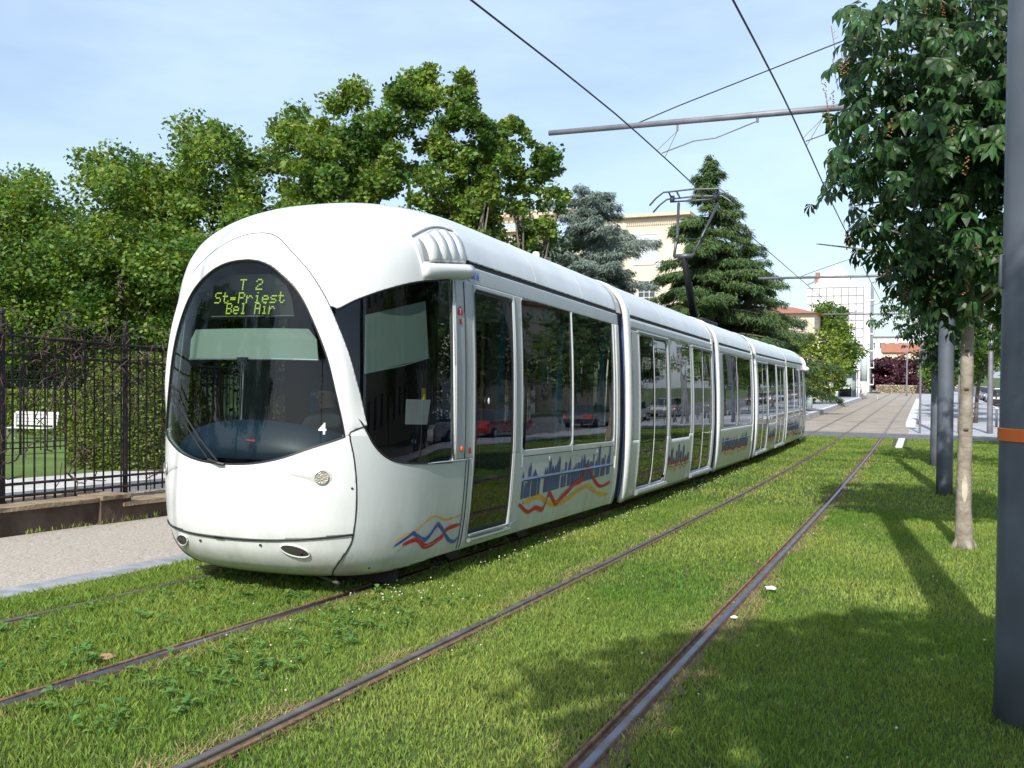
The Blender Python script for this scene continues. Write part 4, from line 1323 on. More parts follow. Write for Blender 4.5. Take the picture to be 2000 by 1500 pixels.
# rear-view mirror at the far cab
b = MB(M5); b.ball((-1.24, 1.9, 2.72), .13, .16, .10, 12, 8); b.build('rear_mirror', white, TRAM, smooth=True)
# ---- pantograph on the centre car
pantm = mat('pantograph_metal', (0.11, 0.12, 0.135), 0.45, metal=0.6, var=0.2)
pl = MB(M3)
pl.box(-.5, .5, 1.6, 3.4, 3.52, 3.58); pl.box(-.5, .5, 1.7, 1.8, 3.42, 3.54); pl.box(-.5, .5, 3.2, 3.3, 3.42, 3.54)
pl.build('pantograph_base', dark, TRAM)
pl = MB(M3); pl.tube([(0, 3.0, 3.68), (0, 2.2, 4.55), (0, 1.75, 5.02)], [.10, .085, .07], 10)
pl.build('pantograph_lower_arm', dark, TRAM, smooth=True)
pl = MB(M3)
pl.tube([(-.22, 1.72, 5.03), (.22, 1.72, 5.03)], .05, 8)
pl.tube([(-.22, 1.72, 5.03), (-.24, 2.1, 5.6), (-.34, 2.6, 6.45)], .034, 8)
pl.tube([(.22, 1.72, 5.03), (.62, 2.6, 6.40)], .030, 8)
pl.tube([(-.22, 1.93, 5.4), (0, 1.95, 5.48), (.42, 1.98, 5.42)], .016, 6)
pl.build('pantograph_upper_arm', pantm, TRAM, smooth=True)
pl = MB(M3)
for yy, zz in ((2.42, 6.70), (2.78, 6.60)):
    pl.tube([(-1.02, yy, zz-.30), (-.86, yy, zz-.13), (-.68, yy, zz), (0, yy, zz+.03), (.68, yy, zz), (.86, yy, zz-.13), (1.02, yy, zz-.30)], .022, 6)
for xx in (-.55, -.35, .2, .6): pl.tube([(xx, 2.42, 6.70), (xx, 2.78, 6.61)], .022, 6)
pl.tube([(-.5, 2.6, 6.5), (-.5, 2.6, 6.64)], .06, 8); pl.tube([(.55, 2.6, 6.5), (.55, 2.6, 6.64)], .06, 8)
pl.tube([(-.55, 2.62, 6.50), (.6, 2.62, 6.50)], .022, 6)
pl.build('pantograph_head', pantm, TRAM, smooth=True)
tag(TRAM, 'long white five-section tram with a big oval windscreen showing T 2 St-Priest Bel Air', 'tram')

# ------------------------------------------------------------------ vegetation
def leafcloud(P, size, nrm_up=0.25, fold=0.25, droop=0.0, aspect=0.62):
    """diamond leaves at points P -> V, F (two triangles each)"""
    n = len(P)
    az = nr.uniform(0, 2*PI, n); el = nr.uniform(-1.0, 0.8, n)-droop
    d = np.stack([np.cos(az)*np.cos(el), np.sin(az)*np.cos(el), np.sin(el)], 1)
    q = nr.normal(size=(n, 3)); q[:, 2] += nrm_up*2
    s = np.cross(d, q); s /= np.linalg.norm(s, axis=1)[:, None]+1e-9
    nn = np.cross(s, d)
    L = size*nr.uniform(0.6, 1.3, n)[:, None]
    a = P-d*L/2; b_ = P+s*L*aspect/2-nn*L*fold*0.3; c = P+d*L/2; e = P-s*L*aspect/2-nn*L*fold*0.3
    V = np.stack([a, b_, c, e], 1).reshape(-1, 3)
    i = np.arange(n)*4
    F = np.concatenate([np.stack([i, i+1, i+2], 1), np.stack([i, i+2, i+3], 1)])
    return V, F
barkm = mat('bark', (0.10, 0.085, 0.07), 0.95, vscale=8, col2=(0.19, 0.165, 0.14), bump=0.8, bscale=18)
leafA = mat('plane_leaf', (0.055, 0.135, 0.022), 0.6, island=0.55, transl=0.4, vscale=0.7, col2=(0.165, 0.265, 0.042), lo=.4, hi=.6)
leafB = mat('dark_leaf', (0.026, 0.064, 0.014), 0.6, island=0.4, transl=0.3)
def broadleaf(X, Y, h, rad, label, n=24000, size=0.17, seed=1, trunk_h=2.6, m=None, base=0.22, sparse=0.0, name='broadleaf_tree', cat='tree', group=None, tr=0.22, bark=None, nclump=110, squash=1.0, cr=(0.55, 1.0)):
    global nr
    keep = nr
    nr = np.random.RandomState(seed); rr = random.Random(seed)
    p = W(X, Y, 0)
    root = empty(name, p)
    tag(root, label, cat, group)
    cz = h*(base+1)/2; rz = h*(1-base)/2
    clumps = []
    while len(clumps) < nclump:
        v = nr.normal(size=3); v /= np.linalg.norm(v)
        rr_ = rr.uniform(0.25, 1.0)**0.45
        wob = 1+0.22*math.sin(3*math.atan2(v[1], v[0])+seed)+0.18*math.sin(5*v[2]+seed*2)
        c = np.array([v[0]*rad*rr_*wob, v[1]*rad*rr_*wob, cz+v[2]*rz*rr_*(1.0+0.08*math.sin(seed+7*v[0]))])
        if v[2] > 0.2: c[:2] *= 0.90
        c[2] = min(c[2], h-0.3)
        r = rr.uniform(*cr)*rad*0.27*(1.0 if nclump > 62 else (150/nclump)**.36)
        clumps.append((c, r))
    Ps = []
    tot = sum(r*r for _, r in clumps)
    for c, r in clumps:
        k = int(n*r*r/tot)
        v = nr.normal(size=(k, 3)); v /= np.linalg.norm(v, axis=1)[:, None]
        q = v*(r*nr.uniform(0.25, 1.25, k)**0.75)[:, None]
        q += np.outer(nr.uniform(0, 1, k)**2*r*.9, np.array([rr.gauss(0, .6), rr.gauss(0, .6), rr.gauss(.3, .7)]))
        q[:, 2] *= 0.75*squash
        Ps.append(c+q)
    P = np.concatenate(Ps)
    Vv, Ff = leafcloud(P, size)
    link('crown', new_mesh('crown', Vv, Ff), m or leafA, root)
    b = MB()
    lean = (rr.uniform(-.2, .2), rr.uniform(-.2, .2))
    b.tube([(0, 0, -.1), (lean[0]*.3, lean[1]*.3, trunk_h*.5), (lean[0], lean[1], trunk_h), (lean[0]*1.5, lean[1]*1.5, h*.55), (lean[0]*2, lean[1]*2, h*.72)], [tr*1.3, tr, tr*.85, tr*.5, tr*.12], 10)
    b.build('trunk', bark or barkm, root, smooth=True)
    b = MB()
    for c, r in sorted(clumps, key=lambda q: q[0][2])[:int(nclump*.35)]:
        z0 = trunk_h+(c[2]-trunk_h)*0.35*rr.random() if c[2] > trunk_h else trunk_h*.9
        s0 = Vector((lean[0], lean[1], max(trunk_h*.85, z0)))
        e = Vector(c); mid = s0.lerp(e, .5)+Vector((rr.uniform(-.2, .2), rr.uniform(-.2, .2), rr.uniform(0, .35)))
        b.tube([s0, mid, e], [tr*.38, tr*.22, tr*.07], 6)
    b.build('limbs', bark or barkm, root, smooth=True)
    nr = keep
    return root
for (X, Y, h, rad, n, sz, lab, sd, nc, kw) in [
    (-34.0, 27.5, 10.5, 3.5, 40000, .19, 'broad green tree at the far left edge of the row behind the fence', 21, 150, {}),
    (-28.4, 28.0, 11.0, 3.3, 40000, .19, 'rounded green tree, second from the left behind the fence', 22, 150, {}),
    (-23.9, 28.2, 11.9, 3.0, 38000, .19, 'dense green tree, third from the left behind the fence', 23, 145, {}),
    (-20.7, 30.0, 12.9, 2.4, 32000, .18, 'green tree above the white tram nose, fourth from the left', 24, 120, {}),
    (-18.2, 28.0, 12.4, 2.0, 32000, .18, 'tall green tree left of the tallest one behind the tram roof', 25, 120, {}),
    (-15.7, 28.2, 13.0, 1.9, 30000, .18, 'tallest dense green tree behind the cab roof of the tram', 26, 115, dict(base=.2)),
    (-13.9, 28.8, 12.6, 1.4, 15000, .18, 'narrow green tree just right of the tallest one', 28, 90, dict(cr=(.5, 1.0), base=.5)),
    (-13.1, 31.0, 11.6, 1.75, 9500, .19, 'airy tree with gaps of sky, rightmost of the leafy row', 27, 80, dict(cr=(.40, .85), base=.50))]:
    broadleaf(X, Y, h, rad, lab, n=n, size=sz, seed=sd, nclump=nc, group='leafy trees behind the iron fence', base=kw.get('base', .16), cr=kw.get('cr', (.55, 1.05)))
# the same row going on behind the camera (seen only in the windscreen)
for i, (X, Y, h, rad) in enumerate([(-17, -5, 9, 3.2), (-23.5, -7, 11, 3.6), (-30.5, -5, 10, 3.6), (-14.5, -14, 10, 3.4), (-24, -19, 12, 4.2), (-37, -8, 12, 4.2)]):
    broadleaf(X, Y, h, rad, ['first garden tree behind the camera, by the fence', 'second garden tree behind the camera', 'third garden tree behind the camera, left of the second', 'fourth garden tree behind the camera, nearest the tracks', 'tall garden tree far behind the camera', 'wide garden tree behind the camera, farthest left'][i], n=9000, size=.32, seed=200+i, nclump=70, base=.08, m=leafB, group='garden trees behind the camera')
# lower, shaded trees closing the view behind the fence
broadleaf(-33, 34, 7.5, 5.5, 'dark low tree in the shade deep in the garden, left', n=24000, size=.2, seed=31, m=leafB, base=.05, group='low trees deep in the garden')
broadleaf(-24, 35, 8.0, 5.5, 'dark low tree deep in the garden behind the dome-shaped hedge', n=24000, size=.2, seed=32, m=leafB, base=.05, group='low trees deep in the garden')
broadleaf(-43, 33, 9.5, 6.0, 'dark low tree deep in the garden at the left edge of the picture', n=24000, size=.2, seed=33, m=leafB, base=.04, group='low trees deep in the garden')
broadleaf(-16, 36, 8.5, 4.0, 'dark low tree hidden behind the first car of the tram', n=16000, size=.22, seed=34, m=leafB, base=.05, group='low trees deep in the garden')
# topiary dome, low hedge, red shrub
hedgem = mat('hedge_leaf', (0.105, 0.15, 0.02), 0.6, island=0.4, transl=0.25)
yhedge = mat('golden_hedge_leaf', (0.16, 0.24, 0.03), 0.6, island=0.35, transl=0.3)
redshr = mat('red_shrub_leaf', (0.20, 0.07, 0.045), 0.6, island=0.4, transl=0.2)
purple = mat('purple_leaf', (0.075, 0.022, 0.035), 0.6, island=0.4, transl=0.15)
def shaped(name, X, Y, shape, n, size, m, label, cat, group=None, stem=False):
    p = W(X, Y, 0); root = empty(name, p); tag(root, label, cat, group)
    P = []
    while len(P) < n:
        P.append(shape())
    Vv, Ff = leafcloud(np.array(P), size)
    link('foliage', new_mesh('foliage', Vv, Ff), m, root)
    b = MB(); b.tube([(0, 0, -.05), (.02, 0, .6)], [.06, .04], 8); b.build('stem', barkm, root)
    return root
def dome(r, h, k=2.4):
    def f():
        v = nr.normal(size=3); v /= np.linalg.norm(v); v[2] = abs(v[2])
        sc_ = nr.uniform(.93, 1.0)
        q = (abs(v[0])**k+abs(v[1])**k+abs(v[2])**k)**(-1/k)
        return v*q*sc_*np.array([r, r, h])
    return f
def boxs(lx, ly, h):
    def f():
        q = nr.uniform(-1, 1, 3); a = nr.randint(3)
        q[a] = np.sign(q[a])*nr.uniform(.9, 1.03)
        return np.array([q[0]*lx/2, q[1]*ly/2, h*(q[2]+1)/2])
    return f
shaped('topiary', -15.75, 16.2, dome(1.45, 2.55), 26000, .075, hedgem, 'large clipped dome-shaped green hedge behind the iron fence', 'hedge')
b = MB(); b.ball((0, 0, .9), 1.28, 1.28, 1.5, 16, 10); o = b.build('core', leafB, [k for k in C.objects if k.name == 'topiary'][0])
r_h = shaped('low_hedge', -27.5, 24.5, boxs(9.0, 1.4, 1.55), 22000, .13, yhedge, 'bright yellow-green hedge behind the white bench', 'hedge')
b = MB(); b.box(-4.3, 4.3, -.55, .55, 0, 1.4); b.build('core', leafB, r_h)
shaped('red_shrub', -30.3, 22.8, dome(.7, .85), 2500, .11, redshr, 'small reddish shrub left of the white bench', 'shrub')
# white garden bench
benchm = mat('white_bench_paint', (.62, .62, .62), .5)
t = empty('garden_bench', W(-26.1, 22.0, 0), R(10)); tag(t, 'white wooden bench in the garden behind the iron fence', 'bench'); t.scale = (.85, .85, .85)
b = MB()
for k in range(4): b.box(-.95, .95, -.25+k*.12, -.15+k*.12, .44, .47)
b.build('seat', benchm, t)
b = MB()
for k in range(4): b.box(-.95, .95, .27+k*.03, .30+k*.03, .55+k*.13, .66+k*.13)
b.build('backrest', benchm, t)
for sx_ in (-.85, .85):
    b = MB(); b.box(sx_-.03, sx_+.03, -.24, -.18, 0, .44); b.box(sx_-.03, sx_+.03, .2, .26, 0, 1.0); b.box(sx_-.03, sx_+.03, -.24, .26, .38, .43); b.build('leg', benchm, t)

# ------------------------------------------------------------------ iron fence on its low wall
ironm = mat('rusty_iron', (0.014, 0.012, 0.016), 0.7, vscale=6, col2=(0.04, 0.026, 0.024), metal=0.2)
stonem = mat('brown_wall', (0.06, 0.040, 0.032), 0.95, vscale=2.5, col2=(0.14, 0.10, 0.075), bump=0.9, bscale=14, detail=9)
capm = mat('mossy_coping', (0.20, 0.14, 0.09), 0.95, vscale=5, col2=(0.34, 0.27, 0.18), bump=0.8, bscale=25, detail=8)
FX = -9.55
def wall_piece(y0, y1, h, x0, x1, label):
    root = empty('garden_wall', W(FX, y0, 0)); ox, oy, oz = root.location
    tag(root, label, 'wall', 'low walls under the iron fence')
    for nm, za, zb_, m, gx0, gx1 in (('wall_body', -.15, h-.05, stonem, x0, x1), ('coping', h-.05, h, capm, x0-.02, x1+.03)):
        ys = np.arange(y0, y1+.01, min(.35, (y1-y0)/6)); V = []; F = []
        rr = random.Random(int(y0*7))
        for i, y in enumerate(ys):
            j = lambda a: rr.uniform(-a, a)
            for (x, z) in ((gx1, za), (gx1+j(.012), zb_+j(.008)), (gx0+j(.012), zb_+j(.008)), (gx0, za)):
                q = W(x, y, z); V.append((q[0]-ox, q[1]-oy, q[2]-oz))
        for i in range(len(ys)-1):
            for k in range(4):
                k2 = (k+1) % 4
                F.append((4*i+k, 4*i+k2, 4*(i+1)+k2, 4*(i+1)+k))
        F.append((0, 1, 2, 3)); F.append(tuple(4*(len(ys)-1)+k for k in (3, 2, 1, 0)))
        b = MB(); b.add(V, F); b.build(nm, m, root)
wall_piece(-4, 9.05, .34, -9.95, -9.18, 'low brown wall with mossy coping under the fence, left and higher part')
wall_piece(9.05, 44, .26, -9.95, -9.12, 'lower brown wall running on behind the tram nose')
wall_piece(8.72, 9.2, .36, -9.9, -9.13, 'crumbling stone block where the two low walls meet')
def fence(y0, y1, h0, htop, x, label, step=.148, name='iron_fence', bars_r=.012, m=None, post=1.75):
    root = empty(name, W(x, y0, 0)); ox, oy, oz = root.location; tag(root, label, 'fence')
    def Lc(X, Y, h): q = W(X, Y, h); return (q[0]-ox, q[1]-oy, q[2]-oz)
    b = MB(); y = y0; rr = random.Random(3)
    while y < y1:
        hh = htop+rr.uniform(-.01, .01)
        b.tube([Lc(x, y, h0), Lc(x, y, hh)], bars_r, 5); y += step
    b.build('bars', m or ironm, root); 
    for z in (h0+.08, h0+.22, htop-.32, htop-.10):
        b = MB(); ys = np.linspace(y0, y1, 24)
        b.tube([Lc(x+.018, yy, z) for yy in ys], .017, 4); b.build('rail', m or ironm, root)
    y = y0
    while y < y1:
        b = MB(); b.box(*(Lc(x, y, 0)[0]-.022, Lc(x, y, 0)[0]+.022, Lc(x, y, 0)[1]-.022, Lc(x, y, 0)[1]+.022), Lc(x, y, 0)[2]+h0-.1, Lc(x, y, 0)[2]+htop+.12)
        b.ball((Lc(x, y, 0)[0], Lc(x, y, 0)[1], Lc(x, y, 0)[2]+htop+.17), .035, .035, .045, 8, 6)
        b.build('post', m or ironm, root); y += post
    return root
fr_ = fence(2.2, 43, .33, 2.36, FX, 'tall rusty black iron fence on the low brown wall', post=1.83)
farf = fence(5, 40, .1, 2.2, -20.5, 'second black iron fence deeper inside the garden', step=.2, bars_r=.015, post=3.0, name='inner_fence')
# dead creepers tangled in the fence
vinem = mat('dead_creeper', (0.07, 0.05, 0.042), 0.95, var=.5, vscale=10)
def creeper(yc, hc, n, spread, label, seed):
    rr = random.Random(seed); b = MB()
    root = empty('creeper', W(FX, yc, 0)); ox, oy, oz = root.location; tag(root, label, 'creeper', 'dead creepers tangled in the iron fence')
    def Lc(X, Y, h): q = W(X, Y, h); return (q[0]-ox, q[1]-oy, q[2]-oz)
    for _ in range(n):
        y = yc+rr.gauss(0, spread); h = hc+rr.uniform(-.35, .3); pts = []
        a = rr.uniform(0, 2*PI)
        for k in range(rr.randint(6, 12)):
            pts.append(Lc(FX+rr.uniform(-.05, .09), y, min(2.6, max(.3, h))))
            a += rr.uniform(-.9, .9); y += .09*math.cos(a); h += .09*math.sin(a)-(.02)
        b.tube(pts, [rr.uniform(.004, .010)]*len(pts), 4, caps=False)
    b.build('stems', vinem, root)
creeper(7.6, 2.05, 30, .30, 'thick tangle of dead brown creeper at the left end of the fence', 1)
creeper(8.75, 2.15, 45, .20, 'dead creeper knotted round the fence post left of the dome hedge', 2)
creeper(9.75, 2.1, 32, .30, 'dead creeper hanging from the fence top rail next to the tram', 3)
creeper(8.8, .75, 12, .5, 'wisps of dead creeper low on the fence above the broken wall', 4)
creeper(7.5, .9, 12, .25, 'low dead creeper at the foot of the fence, far left', 5)

# leaf litter on the path and tufts at the foot of the wall
def scatter(name, n, xf, y0, y1, size, m, label, upright):
    rr = random.Random(n); V = []; F = []
    for _ in range(n):
        x = xf(rr); y = rr.uniform(y0, y1)
        p = Vector(W(x, y, .02)); a_ = rr.uniform(0, 2*PI); L = size*rr.uniform(.4, 1.3)
        e_ = rr.uniform(.5, 1.4) if upright else rr.uniform(0, .35)
        d = Vector((math.cos(a_)*math.cos(e_), math.sin(a_)*math.cos(e_), math.sin(e_))); sv = Vector((-math.sin(a_), math.cos(a_), 0))*L*(.07 if upright else .3)
        b_ = len(V); V += [p-sv*.6, p+d*L*.5-sv, p+d*L, p+d*L*.5+sv]; F.append((b_, b_+1, b_+2, b_+3))
    tag(link(name, new_mesh(name, V, F), m), label, 'leaves' if not upright else 'grass', kind='stuff')
scatter('leaf_litter', 420, lambda r: -6.6-2.5*r.random()**(1.0) if r.random() < .4 else -9.0+abs(r.gauss(0, .25)), 4, 30, .035, deadm, 'small dry leaves lying on the gravel path', False)
scatter('wall_tufts', 300, lambda r: -9.10+abs(r.gauss(0, .04)), 7.6, 14, .08, grassm, 'grass tufts growing at the foot of the low wall', True)
# ------------------------------------------------------------------ cedars
cedG = mat('cedar_green', (0.05, 0.11, 0.032), 0.75, island=.45, transl=.15, vscale=.5, col2=(0.095, 0.165, 0.045))
cedB = mat('cedar_blue', (0.13, 0.185, 0.15), 0.8, island=.35, transl=.1, vscale=.5, col2=(0.19, 0.24, 0.205))
def cedar(X, Y, h, rad, label, m, seed, n_lv, irregular=0.0, droop=.25, spire=True, start=.12):
    rr = random.Random(seed); global nr; keep = nr; nr = np.random.RandomState(seed)
    root = empty('cedar_tree', W(X, Y, 0)); tag(root, label, 'tree')
    b = MB(); b.tube([(0, 0, -.2), (.05, 0, h*.5), (0, .05, h*.97)], [rad*.075, rad*.05, .03], 10); b.build('trunk', barkm, root, smooth=True)
    bb = MB(); P = []; D = []
    for k in range(n_lv):
        t = k/(n_lv-1); z = h*(start+(.985-start)*t)
        prof = (1-t)**.75 if spire else math.sin(PI*min(1, .12+.88*(1-t))*.62)**.8*(1-t*.15)
        L0 = rad*max(.04, prof)
        for j in range(rr.randint(4, 6)):
            a = rr.uniform(0, 2*PI); L = L0*rr.uniform(.6, 1.12)*(1+irregular*rr.uniform(-.5, .35))
            up = rr.uniform(-.05, .30)
            zz = z+rr.uniform(-.35, .35)
            pts = []
            for i in range(7):
                u = i/6
                pts.append(Vector((math.cos(a+.1*u)*L*u, math.sin(a+.1*u)*L*u, zz+L*up*u-L*droop*u*u)))
            bb.tube(pts, [max(.012, .022*L*(1-i/6)) for i in range(7)], 5)
            cnt = int(30+170*L*.55)
            for _ in range(cnt):
                u = rr.uniform(.12, 1.02)**.75
                i = min(5, int(u*6)); p = pts[i].lerp(pts[i+1], u*6-i) if u < 1 else pts[6]
                wv = (.10+.30*L*(1-u)*u*2.2+.1)
                sv = rr.uniform(-wv, wv)
                P.append((p.x-math.sin(a)*sv, p.y+math.cos(a)*sv, p.z-abs(rr.gauss(0, .10))-abs(sv)*.25-rr.random()*.12)); D.append(a+math.copysign(.9, sv))
    bb.build('branches', barkm, root, smooth=True)
    P = np.array(P); D = np.array(D); n = len(P)
    rep = 3
    P = np.repeat(P, rep, 0)+nr.normal(size=(n*rep, 3))*.09; D = np.repeat(D, rep)+nr.uniform(-.7, .7, n*rep)
    n = len(P); el = -nr.uniform(.15, 1.0, n)
    d = np.stack([np.cos(D)*np.cos(el), np.sin(D)*np.cos(el), np.sin(el)], 1); s = np.stack([-np.sin(D), np.cos(D), 0*D], 1)+nr.normal(size=(n, 3))*.5
    s /= np.linalg.norm(s, axis=1)[:, None]
    L = nr.uniform(.18, .42, n)[:, None]*(h/16)
    Vv = np.stack([P-s*L*.12, P+s*L*.12, P+d*L], 1).reshape(-1, 3)
    link('foliage', new_mesh('foliage', Vv, np.arange(n*3).reshape(-1, 3)), m, root)
    nr = keep
cedar(-12.2, 60, 16.4, 6.4, 'tall green cedar with layered drooping branches behind the pantograph', cedG, 5, 34)
cedar(-10.2, 62, 11.7, 6.4, 'shorter green cedar merging with the right side of the tall one', cedG, 8, 24)
cedar(-18.9, 56, 14.0, 5.3, 'blue-grey cedar in front of the cream building', cedB, 6, 26, irregular=.8, spire=False, droop=.12, start=.30)
broadleaf(-8.2, 80, 6.5, 2.4, 'yellow-green bushy tree at the foot of the green cedar', n=7000, size=.3, seed=41, base=.05, nclump=40, m=yhedge)
broadleaf(-8.6, 104, 10.0, 2.6, 'slim green tree in front of the white tiled building', n=16000, size=.3, seed=42, base=.10, nclump=60)

# ------------------------------------------------------------------ buildings
creamm = mat('cream_render', (0.66, 0.58, 0.44), 0.9, vscale=.6, col2=(0.72, 0.64, 0.50))
creamd = mat('cream_trim', (0.60, 0.50, 0.38), 0.9, var=.05)
whitem = mat('white_tiles', (0.72, 0.70, 0.69), 0.75, vscale=.5, col2=(0.78, 0.76, 0.75))
jointm = mat('dark_joint', (0.24, 0.24, 0.26), 0.8)
winm = mat('window_glass', (0.05, 0.06, 0.075), 0.12, spec=.8)
shutm = mat('pale_shutter', (0.50, 0.51, 0.53), .7)
framem = mat('window_frame', (0.62, 0.60, 0.56), .6)
tilem = mat('red_roof_tiles', (0.27, 0.10, 0.065), .85, vscale=6, col2=(0.42, 0.18, 0.12))
def window(root, x, y, z, w_, h_, kind='glass', face=-1):
    b = MB()
    d = .12
    b.box(x-w_/2-.08, x+w_/2+.08, y-.05, y+.03, z-.10, z)
    b.box(x-w_/2-.08, x+w_/2+.08, y-.05, y+.03, z+h_, z+h_+.08)
    b.box(x-w_/2-.08, x-w_/2, y-.05, y+.03, z, z+h_); b.box(x+w_/2, x+w_/2+.08, y-.05, y+.03, z, z+h_)
    if kind == 'glass':
        for k in (1, 2): b.box(x-w_/2+w_*k/3-.03, x-w_/2+w_*k/3+.03, y-.045, y-.02, z, z+h_)
        for k in (1, 2, 3): b.box(x-w_/2, x+w_/2, y-.042, y-.02, z+h_*k/4-.03, z+h_*k/4+.03)
    o = b.build('window', framem, root)
    b = MB(); b.box(x-w_/2, x+w_/2, y-.02, y+.02, z, z+h_); b.build('shutter' if kind != 'glass' else 'pane', shutm if kind != 'glass' else winm, o)
# cream building with roof pergola, seen above the first car
YB = 75
t = empty('cream_building', W(-27, YB, 0)); zo = 0
tag(t, 'large cream rendered building with flat roofs and a rooftop pergola behind the blue-grey cedar', 'building')
b = MB(); b.box(-14, -3.6, 0, 12, -1, 14.6); b.box(-3.6, 10.0, 1.5, 13, -1, 13.7); b.box(5.2, 10.0, -1.6, 8, -1, 14.95); b.build('wall', creamm, t)
b = MB(); b.box(-14.3, -3.3, -.4, 12.3, 14.6, 14.9); b.box(-3.3, 5.2, 1.0, 13.3, 13.7, 13.95); b.box(4.8, 10.5, -2.1, 8.3, 14.95, 15.2)
b.build('roof', creamd, t)
b = MB()
for k in range(26): b.box(5.3+k*.17, 5.38+k*.17, -1.75, -1.6, 14.35, 14.55)
b.build('cornice', creamd, t)
b = MB(); b.box(-10.2, -8.8, 1.5, 4, 14.9, 16.3); b.box(-10.4, -8.0, 1.2, 4.2, 16.3, 16.45); b.build('lift_tower', creamm, t)
b = MB(); b.box(1.2, 4.4, 3, 7, 13.9, 15.6); b.box(.9, 4.7, 2.7, 7.3, 15.6, 15.85); b.build('penthouse', creamm, t)
b = MB()
for k in range(18): b.box(-8.2+k*.5, -8.05+k*.5, .2, 4.2, 16.2, 16.45)
b.box(-8.4, .9, .4, .6, 16.0, 16.2); b.box(-8.4, .9, 3.6, 3.8, 16.0, 16.2)
for xx in (-8.2, -3.2, .8): b.box(xx-.2, xx+.2, .3, .7, 14.0, 16.0)
b.build('pergola', creamd, t)
b = MB()
for k in range(4): b.box(-8.6, -3.7, -.06, .0, 13.0+k*.3, 13.06+k*.3)
b.build('balcony_rail', creamd, t)
for (x, z, w_, h_, kd) in ((-4.9, 9.2, 2.2, 2.7, 's'), (-10.5, 9.6, 1.6, 2.4, 'glass'), (-7.5, 9.6, 1.4, 2.4, 'glass'), (-1.6, 9.8, 2.2, 2.6, 's'), (2.0, 9.8, 2.2, 2.6, 's')):
    window(t, x, -.01 if x < -3.6 else 1.49, z, w_, h_, kd)
for (x, z, w_, h_, kd) in ((6.9, 11.3, 1.9, 2.3, 's'), (7.0, 8.2, 1.3, 1.7, 'glass'), (7.0, 4.8, 1.3, 1.7, 'glass')):
    window(t, x, -1.61, z, w_, h_, kd)
window(t, 8.2, -1.61, 10.9, 1.0, .5, 'glass')
# second cream building with buttress fins
t = empty('cream_building', W(-10.6, 96, 0)); tag(t, 'small cream building with vertical fins and a red hipped roof beside the white tower block', 'building')
b = MB(); b.box(-8, 1.0, 0, 9, -1, 8.6); b.box(1.0, 2.3, .8, 9, -1, 6.4); b.build('wall', creamm, t)
b = MB()
for k in range(5): b.box(-3.0+k*.9, -2.8+k*.9, -.35, 0, -.5, 7.6)
b.build('fins', creamd, t)
b = MB(); b.add([(-8.4, -.5, 8.6), (1.3, -.5, 8.6), (1.3, 9.4, 8.6), (-8.4, 9.4, 8.6), (-5, 4.4, 9.5), (-1.6, 4.4, 9.5)], [(0, 1, 5, 4), (1, 2, 5), (2, 3, 4, 5), (3, 0, 4), (0, 3, 2, 1)]); b.build('roof', tilem, t)
for x in (-.9, .1): 
    for z in (5.6, 7.0): window(t, x, -.02, z, .45, .5, 'glass')
# white tiled building
YW = 150
t = empty('white_building', W(-11.7, YW, 0)); tag(t, 'tall white building clad in square tiles with a curved gable', 'building')
gab = [(-4.6, 15.6), (-3.4, 16.2), (-2.6, 17.6), (-1.4, 18.6), (-.4, 19.3), (.6, 18.5), (1.6, 17.3), (2.8, 16.5), (4.4, 16.4)]
b = MB(); b.prism([(-4.6, -1)]+gab+[(4.4, -1)], 0, 14, 'y'); b.build('wall', whitem, t)
b = MB()
for k in range(8): b.box(-4.6+.65+k*1.05, -4.6+.65+k*1.05+.15, -.03, 0, -.5, 15.8)
b.build('vertical_joints', jointm, t)
b = MB()
for k in range(13): b.box(-4.6, 3.4, -.035, 0, .8+k*1.24, .94+k*1.24)
b.build('horizontal_joints', jointm, t)
b = MB(); b.box(-2.2, -.4, -1.3, 0, 5.2, 13.2); b.box(-.4, .6, -.8, 0, 3, 11.2); b.box(-3.1, -2.2, -.5, 0, 6, 11.2); b.build('shaft', shutm, t)
for k in range(6):
    b = MB(); b.box(4.4, 5.0, -.1, 1.6, 1.2+k*2.5, 1.35+k*2.5); b.box(4.95, 5.0, -.1, 1.6, 1.35+k*2.5, 2.2+k*2.5); b.build('balcony', whitem, t)
    b = MB(); b.box(4.38, 4.43, .05, 1.2, 2.2+k*2.5, 3.6+k*2.5); b.build('window', winm, t)
b = MB(); b.box(-3.6, -3.0, 2, 3, 15.8, 18.3); b.build('chimney', tilem, t)
# houses further off
def house(X, Y, wd, h, rh, label, wallm, dep=9, name='house', ridge='x'):
    t = empty(name, W(X, Y, 0)); tag(t, label, 'house')
    b = MB()
    if ridge == 'y': b.prism([(-wd/2, -1), (-wd/2, h), (0, h+rh), (wd/2, h), (wd/2, -1)], 0, dep, 'y')
    else: b.prism([(0, -1), (0, h), (dep/2, h+rh), (dep, h), (dep, -1)], -wd/2, wd/2, 'x')
    b.build('wall', wallm, t)
    b = MB()
    if ridge == 'y':
        for sg in (1, -1): b.add([(sg*(wd/2+.4), -.4, h-.1), (sg*(wd/2+.4), dep+.4, h-.1), (0, dep+.4, h+rh+.15), (0, -.4, h+rh+.15)], [(0, 1, 2, 3)])
    else:
        for a_, b2 in ((-.4, dep/2), (dep+.4, dep/2)): b.add([(-wd/2-.4, a_, h-.1), (wd/2+.4, a_, h-.1), (wd/2+.4, b2, h+rh+.15), (-wd/2-.4, b2, h+rh+.15)], [(0, 1, 2, 3)])
    o = b.build('roof', tilem, t); solid(o, .15)
    for x in (-wd*.25, wd*.25): window(t, x, -.01, h*.5, .9, 1.3, 'glass')
beigem = mat('beige_render', (0.66, 0.56, 0.42), .9, var=.06)
